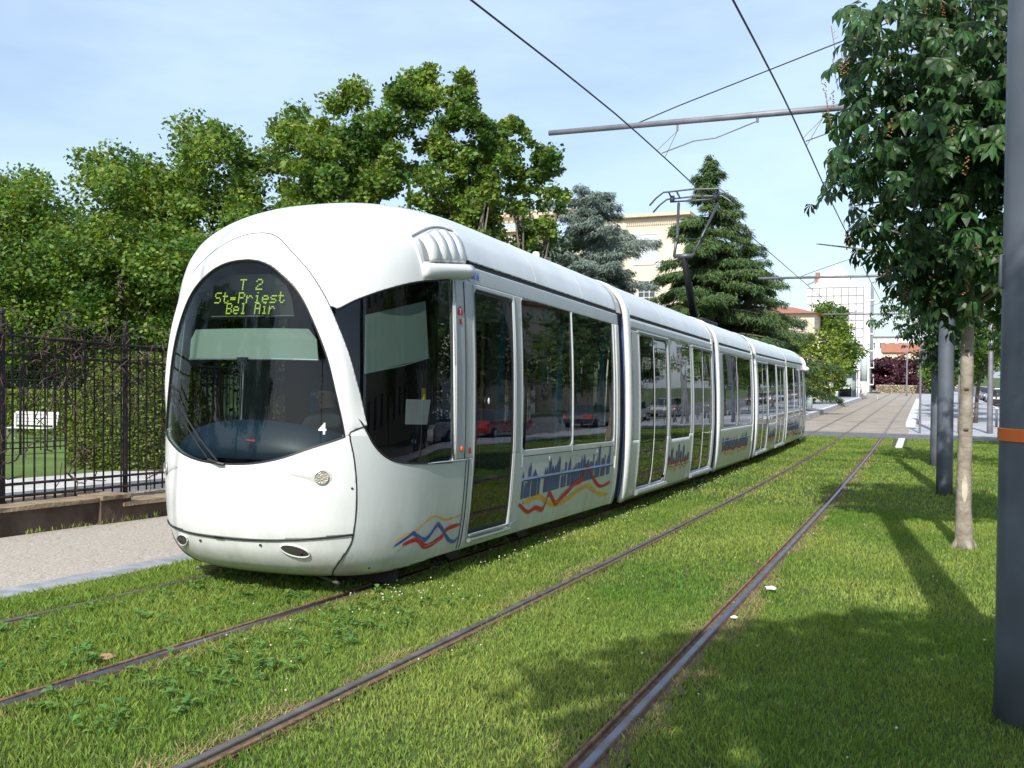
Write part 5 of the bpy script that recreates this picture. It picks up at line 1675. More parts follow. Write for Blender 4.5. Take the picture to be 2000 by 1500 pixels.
house(-2.2, 186, 10, 4.3, 2.6, 'low beige house with a wide gable at the end of the tracks', beigem, ridge='y')
house(-2.5, 218, 11, 7.6, 1.8, 'house with an orange-red tiled roof behind the low beige house', beigem)
house(4.6, 240, 8, 8.2, 1.8, 'house with red roof half hidden by the chestnut leaves', beigem)
t = empty('white_block', W(-8.5, 250, 0)); tag(t, 'distant flat white apartment block right of the tiled building', 'building')
b = MB(); b.box(-4, 7, 0, 10, -1, 12.0); b.build('wall', whitem, t)
b = MB(); b.box(-4.2, 7.2, -.3, 10.2, 12.0, 12.3); b.build('roof', jointm, t)
for k in range(5): window(t, -3+k*2.2, -.02, 9.4, 1.2, 1.3, 'glass')
# purple shrubs and dry hedge at the end of the track
for i, (X, Y, r, h, lab) in enumerate([(-5.6, 158, 2.3, 5.0, 'dark purple-leaved shrub in front of the white tiled building'), (-1.7, 160, 3.1, 5.6, 'large dark purple-leaved shrub at the end of the tracks')]):
    broadleaf(X, Y, h, r, lab, n=5500, size=.45, seed=50+i, m=purple, base=.02, nclump=40, name='purple_shrub', cat='shrub', tr=.1, trunk_h=.8)
dryh = mat('dry_hedge', (0.48, 0.42, 0.31), .9, island=.4)
shaped('dry_hedge', -1.6, 154, boxs(9.5, 1.2, 1.15), 12000, .22, dryh, 'low pale dry hedge in front of the purple shrubs', 'hedge')
broadleaf(2.4, 150, 7.0, 2.4, 'green tree just right of the purple shrub', n=6000, size=.45, seed=55, base=.05, nclump=40)

# ------------------------------------------------------------------ overhead line
polegrey = mat('mast_grey', (0.10, 0.115, 0.14), 0.5, metal=0.1, var=0.22, vscale=2.2, coat=.1, bump=.08, bscale=9, detail=10)
polelight = mat('galvanised', (0.20, 0.20, 0.225), 0.55, metal=0.25, var=.2, vscale=2)
wirem = mat('copper_wire', (0.06, 0.055, 0.05), 0.5, metal=.5)
insul = mat('insulator', (0.25, 0.20, 0.17), .5)
def wire(label, x, h0, y0, y1, zz):
    root = empty('contact_wire', W(x, y0, h0)); ox, oy, oz = root.location; tag(root, label, 'wire', 'overhead tram wires')
    b = MB(); pts = []
    for y in yrange(y0, y1): q = (x+curve(y)+zz*math.sin(y/28*PI)*.12, y, h0+zg(y) if y > 47 else h0+zg(47)+(1-(y/47))*.62 if y > 0 else h0+zg(47)+.62)
    for y in np.arange(y0, y1, 1.5):
        q = (x+curve(y)+.10*math.sin((y-5)/14.2*PI)*zz, y, WH(y)); pts.append((q[0]-ox, q[1]-oy, q[2]-oz))
    b.tube(pts, .015, 5)
    b.build('wire', wirem, root)
def WH(y): return np.interp(y, [-20, 10.3, 14, 17, 20.4, 26, 34, 60, 200], [7.16, 7.07, 7.17, 7.21, 7.17, 7.05, 6.98, 6.7, 6.35])
wire('overhead wire above the tram, running to its pantograph', TC1, 7.1, -12, 150, 0)
wire('overhead wire above the empty right-hand track', TC2, 7.1, -12, 150, 0)
def mast(X, Y, h, label, arm=True, r=.135, m=None, arm_len=8.1, bar_h=7.52, lift=None, group=None, name='catenary_mast'):
    root = empty(name, W(X, Y, 0)); tag(root, label, 'pole', group)
    b = MB(); b.lathe((0, 0, -.1), [(r*1.08, 0), (r*1.05, .5), (r*.95, h*.5), (r*.78, h+.1), (.02, h+.16)], 20); b.build('pole', m or polegrey, root, smooth=True)
    if arm:
        zz = bar_h
        b = MB(); b.tube([(0, 0, zz), (-arm_len, 0, zz+.06)], [.070, .060], 12); b.build('cross_arm', polelight, root, smooth=True)
        for x2, zt in ((-6.2, 9.4), (-2.15, 8.6)):
            b = MB(); b.tube([(x2, 0, zz+.05), (x2+1.0, 0, zz+.05+(zt-zz)*.17), (0, 0, zt)], .014, 5); b.build('stay_cable', wirem, root)
        wr = WH(Y)-root.location.z
        for xt in (TC1-X, TC2-X):
            b = MB()
            b.tube([(xt+.35, 0, zz-.03), (xt+.35, 0, zz-.15)], .025, 6)
            b.tube([(xt+.35, 0, zz-.15), (xt-.0, -.35, wr)], .008, 4); b.tube([(xt+.35, 0, zz-.15), (xt, .35, wr)], .008, 4)
            b.build('hanger', insul, root)
            b = MB(); b.tube([(xt+.02, 0, wr+.02), (xt+.7, 0, wr+.22), (xt+1.15, 0, wr+.24), (xt+2.0, 0, zz-.10)], .014, 6); b.tube([(xt+2.0, 0, zz-.02), (xt+2.0, 0, zz-.13)], .03, 6); b.build('steady_arm', polelight, root)
    return root
orangeb = mat('orange_band', (.75, .16, .03), .5)
m0 = mast(.615, 5.62, 9.2, 'thick grey steel pole with an orange band at the right edge, closest to the camera', arm=False, r=.185, group='grey line poles in the grass')
b = MB(); b.lathe((0, 0, 1.475), [(.190, 0), (.197, .004), (.197, .066), (.190, .07)], 24); b.build('orange_band', orangeb, m0, smooth=False)
b = MB(); b.tube([(-.175, -.02, 2.45), (-.195, -.03, 2.45), (-.195, -.03, 2.28), (-.175, -.02, 2.28)], .01, 6); b.build('cleat', polegrey, m0)
b = MB(); b.ball((-.08, -.155, 2.12), .008, .006, .008, 8, 6); b.build('bolt', chrome, m0)
mast(.55, 19.8, 8.9, 'grey line pole right behind the chestnut trunk, carrying the cross arm over both tracks', group='grey line poles in the grass', r=.14)
mast(.52, 27.9, 7.5, 'dark line pole left of the one that carries the nearest cross arm', arm=False, r=.13, group='grey line poles in the grass')
mast(.75, 48.2, 8.4, 'line pole carrying the second cross arm, further along the tracks', group='grey line poles in the grass', r=.13, bar_h=7.3)
mast(.9, 78, 8.4, 'line pole carrying the third cross arm beside the right platform', group='grey line poles in the grass', r=.13, bar_h=7.3)
mast(-1.9, 133, 7.0, 'thin pole standing before the purple shrub at the end of the tracks', arm=False, r=.10, m=polelight, name='thin_pole')
mast(3.0, 47.5, 4.9, 'plain grey lamp column on the pavement right of the chestnut trunk', arm=False, r=.12, m=polelight, name='lamp_column')
mast(1.72, 47.2, 4.4, 'thin grey post between the chestnut trunk and the lamp column', arm=False, r=.045, m=polelight, name='thin_pole')
# round sign on a thin post
t = empty('sign_post', W(.12, 45.9, 0)); tag(t, 'thin post with a round sign at the near corner of the right platform', 'sign')
b = MB(); b.tube([(0, 0, 0), (0, 0, 4.0)], .045, 8); b.build('post', polelight, t)
b = MB()
n = 20
b.add([(.02+.12*.0, 0, 0)]*0+[(x_, .33*math.cos(2*PI*k/n), 3.6+.33*math.sin(2*PI*k/n)) for x_ in (.10, .13) for k in range(n)], [(k, (k+1) % n, n+(k+1) % n, n+k) for k in range(n)]+[tuple(range(n)), tuple(range(n, 2*n))])
o = b.build('sign_disc', polelight, t); o.rotation_euler = (0, 0, R(-24))
# curved street lamp behind the first car
t = empty('street_lamp', W(-17.6, 45, 0)); tag(t, 'curved swan-neck street lamp in front of the cream building', 'street lamp')
b = MB(); b.tube([(0, 0, 0), (0, 0, 7.6), (-.15, 0, 9.2), (-.55, 0, 10.1), (-1.1, 0, 10.75)], [.10, .07, .055, .05, .045], 8); b.build('pole', polegrey, t, smooth=True)
b = MB(); b.ball((-1.45, 0, 10.78), .48, .22, .13, 12, 8); b.build('lamp_head', polegrey, t, smooth=True)

# ------------------------------------------------------------------ near chestnut and its row
chestm = mat('chestnut_leaf', (0.034, 0.088, 0.022), 0.42, island=.5, transl=.36, spec=.4)
chestb = mat('smooth_bark', (0.20, 0.165, 0.125), 0.85, vscale=7, col2=(0.34, 0.30, 0.25), bump=.7, bscale=22, detail=9)
flowm = mat('faded_blossom', (0.30, 0.15, 0.06), .8, island=.4)
scarm = mat('bare_wood', (0.50, 0.42, 0.34), .8, var=.2, vscale=14)
def chestnut(X, Y, label, seed, nleaf=2300, cz=4.75, rx=2.05, rz=2.5, trunk_top=2.9, lean=(.01, 0), tr=.088, detail=True, offs=(0, 0), group='chestnut trees along the track'):
    rr = random.Random(seed); g_ = np.random.RandomState(seed)
    root = empty('chestnut_tree', W(X, Y, 0)); tag(root, label, 'tree', group)
    b = MB()
    tp = [(0, 0, -.05), (.0, 0, .12), (-.01, 0, .5), (-.005, .01, 1.1), (lean[0]*.35, 0, 2.0), (lean[0]*.8, .0, trunk_top), (lean[0], 0, 4.2), (lean[0]*.7, .05, 5.6), (lean[0]*.5, 0, 6.5)]
    b.tube(tp, [tr*1.55, tr*1.15, tr, tr*.93, tr*.84, tr*.8, tr*.6, tr*.35, .015], 14)
    if detail:
        for a_ in (0.3, 2.2, 3.6, 5.2): b.tube([(0, 0, .18), (.10*math.cos(a_), .10*math.sin(a_), .04), (.17*math.cos(a_), .17*math.sin(a_), -.05)], [tr*.6, tr*.5, tr*.3], 8)
    b.build('trunk', chestb, root, smooth=True)
    if detail:
        b = MB(); n = 9
        Vb = []
        for i in range(n+1):
            t = i/n; z = .56+.32*t; hw = .36*math.sin(PI*(t*.94+.03))**.6
            for j in range(4):
                a_ = -PI/2+PI*.02+(-hw+2*hw*j/3)
                rr_ = tr*.985+.004
                Vb.append((rr_*math.cos(a_)-.009, rr_*math.sin(a_), z))
        b.add(Vb, [(i*4+j, i*4+j+1, (i+1)*4+j+1, (i+1)*4+j) for i in range(n) for j in range(3)])
        o = b.build('bark_scar', scarm, root)
        b = MB()
        for z_, k_ in ((1.42, 1), (1.9, -1), (2.35, 1)): b.ball((lean[0]*.2+.0, -tr*.86, z_), .028, .02, .018, 10, 6)
        b.build('knots', stonem, root)
    # branches
    tips = []; b = MB()
    for k in range(34 if detail else 16):
        a_ = rr.uniform(0, 2*PI); z0 = rr.uniform(trunk_top-.25, 5.9); u = (z0-trunk_top)/(6.2-trunk_top)
        L = rx*rr.uniform(.55, 1.0)*(1-.45*max(0, u))
        s0 = Vector((lean[0]*.9, 0, z0)); e = s0+Vector((math.cos(a_)*L, math.sin(a_)*L, rr.uniform(-.5, 1.0)))
        mid = s0.lerp(e, .5)+Vector((0, 0, rr.uniform(.1, .35)))
        b.tube([s0, mid, e], [tr*.30, tr*.19, .008], 6); tips.append((s0, mid, e))
    b.build('branches', chestb, root, smooth=True)
    # palmate leaves
    V = []; F = []
    ctr = Vector((lean[0]+offs[0], offs[1], cz))
    cnt = 0
    while cnt < nleaf:
        v = g_.normal(size=3); v /= np.linalg.norm(v)
        rad_ = rr.random()**.38
        wob = 1+.14*math.sin(4*math.atan2(v[1], v[0])+seed)+.12*math.sin(6*v[2]+seed)
        if v[2] < -.3: wob *= .80
        p = ctr+Vector((v[0]*rx*rad_*wob, v[1]*rx*rad_*wob, v[2]*rz*rad_*(.95)))
        if hashc(p, seed) < .27 and rad_ > .45: continue
        cnt += 1
        out = Vector((v[0], v[1], .25)).normalized()
        a0 = math.atan2(out.y, out.x)+rr.gauss(0, .7)
        tilt = rr.uniform(.25, 1.15)
        fwd = Vector((math.cos(a0)*math.cos(tilt), math.sin(a0)*math.cos(tilt), -math.sin(tilt)))
        up = Vector((math.cos(a0)*math.sin(tilt), math.sin(a0)*math.sin(tilt), math.cos(tilt)))+Vector((rr.gauss(0, .2), rr.gauss(0, .2), 0)); up = (up-fwd*up.dot(fwd)).normalized()
        side = fwd.cross(up)
        S = rr.uniform(.14, .275)
        nl = 7 if rr.random() < .35 else 5
        for q_ in range(nl):
            fa = (q_-(nl-1)/2)*(.60 if nl == 5 else .50)+rr.gauss(0, .06)
            l_ = S*(1-.22*abs(fa)/1.3)*rr.uniform(.9, 1.08)
            d = (fwd*math.cos(fa)+side*math.sin(fa)).normalized(); sdv = d.cross(up).normalized()
            dr = up*(-rr.uniform(.5, 1.5))
            o0 = p
            wv = l_*rr.uniform(.16, .22)
            m1 = o0+d*l_*.45+dr*l_*.03; m2 = o0+d*l_*.70+dr*l_*.15; tp_ = o0+d*l_*.95+dr*l_*.42
            bb = len(V)
            V += [o0, m1+sdv*wv*.52+up*wv*.15, m2+sdv*wv+up*wv*.28, tp_, m2-sdv*wv+up*wv*.28, m1-sdv*wv*.52+up*wv*.15, m2, m1]
            F += [(bb, bb+1, bb+7), (bb+1, bb+2, bb+6, bb+7), (bb+2, bb+3, bb+6), (bb, bb+7, bb+5), (bb+7, bb+6, bb+4, bb+5), (bb+6, bb+3, bb+4)]
    me = bpy.data.meshes.new('crown'); me.from_pydata([tuple(v) for v in V], [], F); me.update()
    link('crown', me, chestm, root)
    if detail:
        b = MB()
        for _ in range(46):
            v = g_.normal(size=3); v /= np.linalg.norm(v); v[1] = -abs(v[1])*.9
            p = ctr+Vector((v[0]*rx*.95, v[1]*rx*.95, v[2]*rz*.9))
            for q_ in range(12):
                z = q_*.017; b.ball(p+Vector((rr.uniform(-.03, .03), rr.uniform(-.03, .03), z)), .011, .011, .009, 5, 3)
        b.build('blossoms', flowm, root)
        b = MB()
        for _ in range(5):
            a_ = rr.uniform(2.6, 3.6); p = ctr+Vector((math.cos(a_)*rx*.88, math.sin(a_)*rx*.5, rr.uniform(-.8, 1.2)))
            b.tube([p, p+Vector((-.04, 0, .2)), p+Vector((-.07, 0, .38))], .004, 4)
            for q_ in range(7): z = .08+q_*.04; b.tube([p+Vector((-.02-.1*z, 0, z)), p+Vector((-.02+rr.uniform(-.05, .05), rr.uniform(-.03, .03), z+.02))], .0025, 3)
        b.build('bare_spikes', flowm, root)
    return root
def hashc(p, seed):
    return (math.sin(p.x*2.9+seed)*math.sin(p.y*3.1+1.7)*math.sin(p.z*2.6+.4)+1)/2*.9
chestnut(.58, 12.5, 'chestnut tree with a slim pale trunk and big palmate leaves, right of the tracks', 4, nleaf=2350, offs=(.04, 0), rx=1.85, cz=4.95)
chestnut(.80, 27.6, 'young chestnut with a very thin trunk next to the dark line pole', 9, nleaf=900, tr=.055, detail=False, trunk_top=2.7, rx=1.7, rz=1.9, cz=4.3)
chestnut(.95, -1.05, 'chestnut tree behind the camera whose shadow falls across the shiny rail', 14, nleaf=3900, detail=False, rx=2.1, rz=2.1, cz=5.2, trunk_top=3.4)
chestnut(3.9, 24.5, 'chestnut tree on the far right, second row behind the near trunk', 15, nleaf=800, detail=False, rx=1.8, rz=2.0)
chestnut(3.6, 37, 'chestnut tree on the right beyond the near trunk, by the cross road', 16, nleaf=800, detail=False, rx=1.9, rz=2.1)
for i, (X, Y) in enumerate([(2.9, 58), (2.9, 68), (3.1, 80), (3.4, 94)]):
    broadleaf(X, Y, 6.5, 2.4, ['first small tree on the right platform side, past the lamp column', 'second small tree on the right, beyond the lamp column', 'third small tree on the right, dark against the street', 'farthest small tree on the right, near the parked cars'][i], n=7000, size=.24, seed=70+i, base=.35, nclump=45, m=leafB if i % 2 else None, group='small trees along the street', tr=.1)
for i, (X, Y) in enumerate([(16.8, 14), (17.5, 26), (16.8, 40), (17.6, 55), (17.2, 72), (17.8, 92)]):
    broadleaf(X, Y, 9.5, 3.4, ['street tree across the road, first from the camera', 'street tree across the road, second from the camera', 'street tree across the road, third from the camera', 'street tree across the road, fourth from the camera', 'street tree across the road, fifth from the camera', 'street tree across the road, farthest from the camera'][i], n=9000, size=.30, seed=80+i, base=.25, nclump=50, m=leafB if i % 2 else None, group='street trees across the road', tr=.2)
# apartment fronts across the street (seen in the tram windows)
def block(X, Y0_, Y1_, h, m, label, nfl):
    t = empty('apartment_building', (X, Y0_, zg(Y0_))); tag(t, label, 'building')
    b = MB(); b.box(0, 10, 0, Y1_-Y0_, -2, h); b.build('wall', m, t)
    b = MB(); b.box(-.4, 10.4, -.3, Y1_-Y0_+.3, h, h+.4); b.build('roof', tilem, t)
    for f in range(nfl):
        y = 1.6
        while y < Y1_-Y0_-1.5:
            b = MB(); b.box(-.06, .02, y-.6, y+.6, 1.2+f*3, 2.8+f*3); b.build('window', winm, t); y += 3.2
block(22, 4, 30, 13, creamm, 'cream apartment building across the street', 4)
block(23, 34, 62, 16, whitem, 'white apartment building across the street', 5)
block(22, 66, 98, 12, beigem, 'beige apartment building across the street', 4)

# ------------------------------------------------------------------ parked cars
tyrem = mat('tyre', (0.02, 0.02, 0.02), .8)
carglass = mat('car_glass', (0.02, 0.025, 0.03), .06, spec=.9)
lampw = mat('car_lamp', (.7, .7, .68), .15)
def make_car(col, name):
    cm = mat('car_paint_'+name, col, .25, metal=.3, coat=.6)
    t = empty('parked_car')
    prof = [(-2.05, .32), (-2.1, .55), (-2.02, .82), (-1.2, .95), (1.75, .97), (2.0, .86), (2.08, .6), (2.02, .30)]
    gh = [(-1.22, .93), (-.45, 1.40), (.9, 1.44), (1.72, .98)]
    b = MB()
    def loft(bb, P, hw0, hw1, zmin, zmax):
        n = len(P); V = []
        for sg in (-1, 1):
            for (y, z) in P:
                k = (z-zmin)/(zmax-zmin); V.append((sg*(hw0+(hw1-hw0)*k), y, z))
        F = [tuple(range(n-1, -1, -1)), tuple(range(n, 2*n))]+[(i, (i+1) % n, n+(i+1) % n, n+i) for i in range(n)]
        bb.add(V, F)
    loft(b, prof, .80, .84, .3, .95)
    body = b.build('body', cm, t)
    md = body.modifiers.new('bevel', 'BEVEL'); md.width = .05; md.segments = 2
    b = MB(); loft(b, gh, .78, .60, .93, 1.44); b.build('windows', carglass, t)
    b = MB(); b.bbox(-.60, .60, -.42, .86, 1.40, 1.455, .02); b.build('roof', cm, t)
    for sg in (-1, 1):
        for y in (-1.28, 1.28):
            b = MB(); b.tube([(sg*.62, y, .31), (sg*.83, y, .31)], .31, 18); w_ = b.build('wheel', tyrem, t)
            b = MB(); b.tube([(sg*.80, y, .31), (sg*.845, y, .31)], .19, 14); b.build('rim', chrome, w_)
        b = MB(); b.bbox(sg*.60-.16, sg*.60+.16, -2.10, -2.02, .62, .76, .02); b.build('headlight', lampw, t)
        b = MB(); b.bbox(sg*.66-.12, sg*.66+.12, 2.0, 2.07, .68, .84, .02); b.build('tail_light', redm, t)
    return t
cars = [((.55, .56, .58), 'silver', 26.5, 'silver'), ((.38, .03, .03), 'red', 33.0, 'red'), ((.03, .05, .12), 'navy', 20.0, 'dark blue'), ((.05, .05, .055), 'blackish', 45, 'black'), ((.6, .6, .6), 'pale', 52, 'white'), ((.20, .22, .24), 'grey', 62, 'grey')]
carobs = []
names_ = ['nearest of the parked row reflected in the tram', 'right behind the nearest pair', 'first of the row by the kerb', 'in the middle of the kerbside row', 'towards the far end of the row', 'farther up the street']
for i, (col, nm, y, cn_) in enumerate(cars):
    c = make_car(col, nm); c.location = W(7.2, y, .0); c.rotation_euler = (0, 0, R(rnd.uniform(-2, 2)+(180 if i % 2 else 0)))
    tag(c, cn_+' hatchback parked along the street kerb, '+names_[i], 'car', 'cars parked along the street kerb'); carobs.append(c)
for j, (k, y, lab) in enumerate([(3, 96, 'black car parked far up the street between trunk and lamp column'), (0, 103, 'silver car parked far up the street, just past a black one'), (2, 112, 'dark blue car parked far up the street, third past the trees'), (5, 122, 'grey car parked at the far end of the visible street')]):
    c = copy_tree(carobs[k]); c.location = W(6.6, y, 0); c['label'] = lab

# bollards and railing on the right pavement
for i in range(5):
    t = empty('bollard', W(3.55+i*.12, 56-i*2.2, .03)); tag(t, ['farthest grey bollard of the row on the right pavement', 'second farthest grey bollard of the row on the right pavement', 'middle grey bollard of the row on the right pavement', 'second nearest grey bollard of the row on the right pavement', 'nearest grey bollard of the row on the right pavement'][i], 'bollard', 'bollards on the right pavement')
    b = MB(); b.lathe((0, 0, 0), [(.06, 0), (.055, .9)], 12); b.build('post', polegrey, t, smooth=True)
    b = MB(); b.lathe((0, 0, .9), [(.065, 0), (.065, .08), (.03, .12)], 12); b.build('cap', granite, t, smooth=True)

# ------------------------------------------------------------------ tram stop on the far left platform
frostm = mat('frosted_panel', (.45, .52, .52), .3)
steelb = mat('stop_steel', (.45, .50, .52), .4, metal=.3)
t = empty('tram_shelter', W(-8.1, 112, .02)); tag(t, 'glass and steel tram shelter kiosk with pale panels at the stop', 'shelter')
for x in (-1.5, -.5, .9, 1.5):
    b = MB(); b.box(x-.06, x+.06, -.06, .06, 0, 3.1); b.build('post', steelb, t)
b = MB(); b.box(-.5, .9, -.03, .03, 1.3, 2.9); b.build('panel', frostm, t)
b = MB(); b.box(-1.9, 1.9, -1.0, 1.2, 3.1, 3.2); b.build('roof', steelb, t)
b = MB(); b.lathe((1.0, .6, 0), [(.35, 0), (.35, 4.6), (.2, 4.8)], 14); b.build('column', frostm, t, smooth=True)
b = MB(); b.box(-.45, .85, .3, .7, 0, 1.1); b.build('ticket_box', dark, t)
t = empty('advert_column', W(-5.9, 111, .02)); tag(t, 'pale pillar with a white lower panel right of the shelter', 'pillar')
b = MB(); b.lathe((0, 0, 0), [(.40, 0), (.40, 1.9)], 16); b.build('poster', plainw, t, smooth=True)
b = MB(); b.lathe((0, 0, 1.9), [(.38, 0), (.38, 2.6), (.2, 2.75)], 16); b.build('shaft', frostm, t, smooth=True)
t = empty('platform_bench', W(-5.2, 112, .02)); tag(t, 'dark flat bench beside the pale pillar at the stop', 'bench')
b = MB(); b.box(-1.0, 1.0, -.3, .3, .62, .72); b.build('seat', dark, t)
for x in (-.7, .7): b = MB(); b.box(x-.05, x+.05, -.2, .2, 0, .62); b.build('leg', steelb, t)
t = empty('tram_shelter', W(-9.2, 68, .27)); tag(t, 'dark flat-roofed platform shelter just beyond the rear of the tram', 'shelter')
b = MB(); b.box(-2.2, 1.4, -2.5, 6, 2.75, 2.87); b.build('roof', dark, t)
for y in (-1.5, 4.5): b = MB(); b.box(-.08, .08, y-.08, y+.08, 0, 2.75); b.build('post', steelb, t)
b = MB(); b.box(-1.5, -1.44, -2, 5.6, .3, 2.3); b.build('panel', frostm, t)
fence(46, 110, .0, 1.9, -10.4, 'dark railing behind the far platform', step=.3, name='platform_fence', bars_r=.02, post=4, m=ironm)
for i, (x, y) in enumerate([(-7.6, 84), (-8.1, 96)]):
    t = empty('platform_post', W(x, y, .27)); tag(t, ['thin white-banded post on the left platform, nearer one', 'thin white-banded post on the left platform, farther one'][i], 'post', 'posts on the left platform')
    b = MB(); b.tube([(0, 0, 0), (0, 0, 3.4)], .05, 8); b.build('pole', steelb, t)
    b = MB(); b.lathe((0, 0, 1.2), [(.075, 0), (.075, .9)], 10); b.build('band', plainw, t)
t = empty('litter_bin', W(-7.25, 70.5, .27)); tag(t, 'grey-green litter bin on the platform behind the tram', 'bin')
b = MB(); b.lathe((0, 0, 0), [(.24, 0), (.27, .8), (.22, .9)], 14); b.build('body', frostm, t, smooth=True)

# ------------------------------------------------------------------ people
skinm = mat('skin', (.50, .30, .22), .6)
hairm = mat('dark_hair', (.03, .02, .015), .8)
bluecl = mat('blue_clothes', (.05, .07, .20), .85, var=.2)
darkcl = mat('dark_clothes', (.03, .03, .035), .85)
def figure(loc, rz, joints, top, bottom, label, name='person'):
    root = empty(name, loc, rz); tag(root, label, 'person')
    edges = [('hip', 'waist'), ('waist', 'chest'), ('chest', 'neck'), ('neck', 'head'), ('head', 'crown'), ('chest', 'shL'), ('shL', 'elL'), ('elL', 'haL'), ('chest', 'shR'), ('shR', 'elR'), ('elR', 'haR'), ('hip', 'hpL'), ('hpL', 'knL'), ('knL', 'anL'), ('anL', 'toL'), ('hip', 'hpR'), ('hpR', 'knR'), ('knR', 'anR'), ('anR', 'toR')]
    rad = dict(hip=.14, waist=.125, chest=.15, neck=.055, head=.095, crown=.075, shL=.065, elL=.045, haL=.035, shR=.065, elR=.045, haR=.035, hpL=.095, knL=.062, anL=.042, toL=.035, hpR=.095, knR=.062, anR=.042, toR=.035)
    ks = list(joints.keys()); idx = {k: i for i, k in enumerate(ks)}
    me = bpy.data.meshes.new('body'); me.from_pydata([joints[k] for k in ks], [(idx[a], idx[b_]) for a, b_ in edges], [])
    o = link('body', me, bottom, root); me.materials.append(top); me.materials.append(skinm)
    sm = o.modifiers.new('skin', 'SKIN'); o.modifiers.new('sub', 'SUBSURF').levels = 1
    for i, k in enumerate(ks): me.skin_vertices[0].data[i].radius = (rad[k], rad[k]*.85)
    me.skin_vertices[0].data[idx['hip']].use_root = True
    dg = bpy.context.evaluated_depsgraph_get(); dg.update()
    m2 = bpy.data.meshes.new_from_object(o.evaluated_get(dg)); o.modifiers.clear(); o.data = m2; m2.name = 'body'
    nz = joints['neck'][2]; hz_ = joints['hip'][2]
    hands = [Vector(joints['haL']), Vector(joints['haR'])]
    for p in m2.polygons:
        p.use_smooth = True
        c = p.center
        if c.z > nz+.01 or min((c-h).length for h in hands) < .08: p.material_index = 2
        elif c.z > hz_+.02 or abs(c.x) > .2: p.material_index = 1
        else: p.material_index = 0
    hd = Vector(joints['crown'])
    b = MB(); b.ball(hd+Vector((0, .03, .0)), .100, .098, .085, 12, 8); b.build('hair', hairm, root, smooth=True)
    hc = Vector(joints['head'])
    b = MB(); b.ball(hc+Vector((0, -.105, .0)), .014, .022, .022, 8, 6)
    for sg in (-1, 1):
        b.ball(hc+Vector((sg*.098, .01, .01)), .012, .022, .032, 8, 6)
        H = Vector(joints['haL' if sg < 0 else 'haR']); E_ = Vector(joints['elL' if sg < 0 else 'elR']); d = (H-E_).normalized(); sdv = d.cross(Vector((0, 0, 1)) if abs(d.z) < .8 else Vector((0, 1, 0))).normalized()
        for k, Lf in enumerate((.060, .072, .076, .068)):
            o1 = H+d*.02+sdv*(k-1.5)*.019; b.tube([o1, o1+d*Lf*.6, o1+d*Lf*.9+Vector((0, 0, -.02))], [.009, .008, .006], 6)
        o1 = H-d*.005+sdv*.035*(-sg); b.tube([o1, o1+(d+sdv*(-sg)*.8).normalized()*.05], [.010, .008], 6)
    b.build('face_and_fingers', skinm, root, smooth=True)
    b = MB()
    for sg in (-1, 1): b.ball(hc+Vector((sg*.033, -.088, .025)), .010, .008, .007, 8, 5)
    b.build('eyes', hairm, root)
    b = MB(); b.ball(hc+Vector((0, -.088, -.045)), .024, .008, .006, 8, 5); b.build('mouth', redm, root)
    return root
stand = dict(hip=(0, 0, .92), waist=(0, 0, 1.08), chest=(0, 0, 1.32), neck=(0, 0, 1.50), head=(0, -.02, 1.60), crown=(0, -.01, 1.70), shL=(-.18, 0, 1.40), elL=(-.24, 0, 1.12), haL=(-.25, -.06, .84), shR=(.18, 0, 1.40), elR=(.24, .02, 1.12), haR=(.22, -.12, .90), hpL=(-.09, 0, .86), knL=(-.10, -.02, .48), anL=(-.10, 0, .09), toL=(-.11, -.14, .04), hpR=(.09, 0, .86), knR=(.10, 0, .48), anR=(.11, .02, .09), toR=(.12, -.12, .04))
figure(W(-7.4, 67.5, .27), R(20), stand, bluecl, darkcl, 'person in blue standing on the platform behind the tram')
sit = dict(hip=(0, 0, .98), waist=(0, -.03, 1.12), chest=(0, -.06, 1.36), neck=(0, -.07, 1.53), head=(0, -.10, 1.63), crown=(0, -.10, 1.73), shL=(-.18, -.06, 1.43), elL=(-.25, -.22, 1.20), haL=(-.16, -.46, 1.26), shR=(.18, -.06, 1.43), elR=(.27, -.20, 1.22), haR=(.18, -.46, 1.30), hpL=(-.10, -.04, .96), knL=(-.13, -.44, .92), anL=(-.13, -.52, .50), toL=(-.13, -.66, .42), hpR=(.10, -.04, .96), knR=(.13, -.44, .92), anR=(.13, -.52, .50), toR=(.13, -.66, .42))
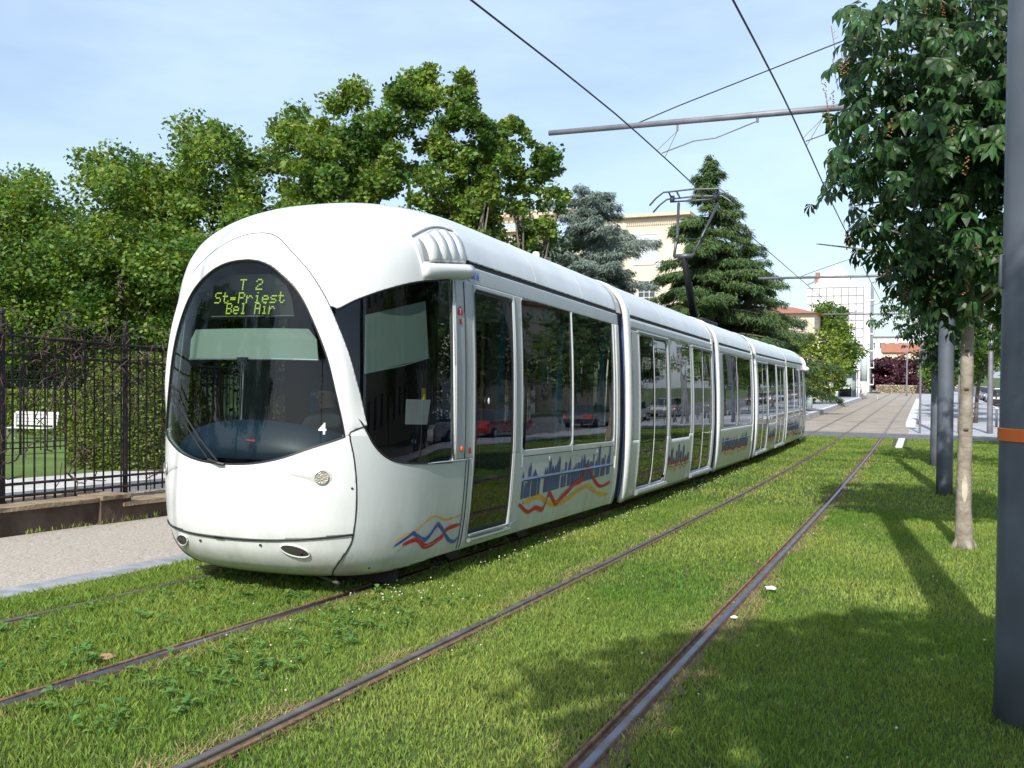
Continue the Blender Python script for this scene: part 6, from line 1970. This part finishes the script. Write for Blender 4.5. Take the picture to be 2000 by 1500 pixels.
q = TRAM.matrix_basis @ (M1 @ Vector((.02, 1.32, -.02)))
figure(TRAM.location+Vector(M1 @ Vector((.15, 1.30, -.02))), 0, sit, darkcl, darkcl, 'driver in dark clothes sitting behind the windscreen of the tram')
pw = mat('pale_shirt', (.55, .57, .58), .85)
figure(TRAM.location+Vector(M1 @ Vector((.62, 5.62, -.02))), R(0), {k: (v[0], v[1], v[2]+(.0)) for k, v in sit.items()}, pw, bluecl, 'passenger in a pale shirt sitting by the last window of the first tram car')
# scooter rider far up the street
t = empty('scooter', W(5.9, 94, 0)); tag(t, 'small dark scooter ridden up the street at the far right', 'scooter')
b = MB(); b.tube([(-.06, -.62, .27), (.06, -.62, .27)], .27, 16); b.build('wheel', tyrem, t)
b = MB(); b.tube([(-.06, .62, .27), (.06, .62, .27)], .27, 16); b.build('wheel', tyrem, t)
b = MB(); b.bbox(-.16, .16, 0, .75, .35, .78, .06); b.bbox(-.17, .17, -.42, .05, .25, .36, .03); b.bbox(-.20, .20, -.52, -.42, .3, .95, .03); b.tube([(0, -.60, .27), (0, -.45, 1.05)], .03, 8); b.tube([(-.30, -.42, 1.05), (.30, -.42, 1.05)], .018, 6); b.build('body', darkcl, t)
b = MB(); b.box(-.10, .10, -.55, -.53, .62, .80); b.build('number_plate', plainw, t)
ride = dict(hip=(0, .25, .88), waist=(0, .22, 1.02), chest=(0, .12, 1.26), neck=(0, .08, 1.43), head=(0, .05, 1.52), crown=(0, .05, 1.61), shL=(-.18, .12, 1.33), elL=(-.26, -.08, 1.15), haL=(-.26, -.36, 1.08), shR=(.18, .12, 1.33), elR=(.26, -.08, 1.15), haR=(.26, -.36, 1.08), hpL=(-.10, .22, .84), knL=(-.16, -.16, .78), anL=(-.14, -.18, .40), toL=(-.14, -.30, .38), hpR=(.10, .22, .84), knR=(.16, -.16, .78), anR=(.14, -.18, .40), toR=(.14, -.30, .38))
figure(W(5.9, 94, 0), 0, ride, darkcl, darkcl, 'dark-clothed rider on the scooter at the far right')
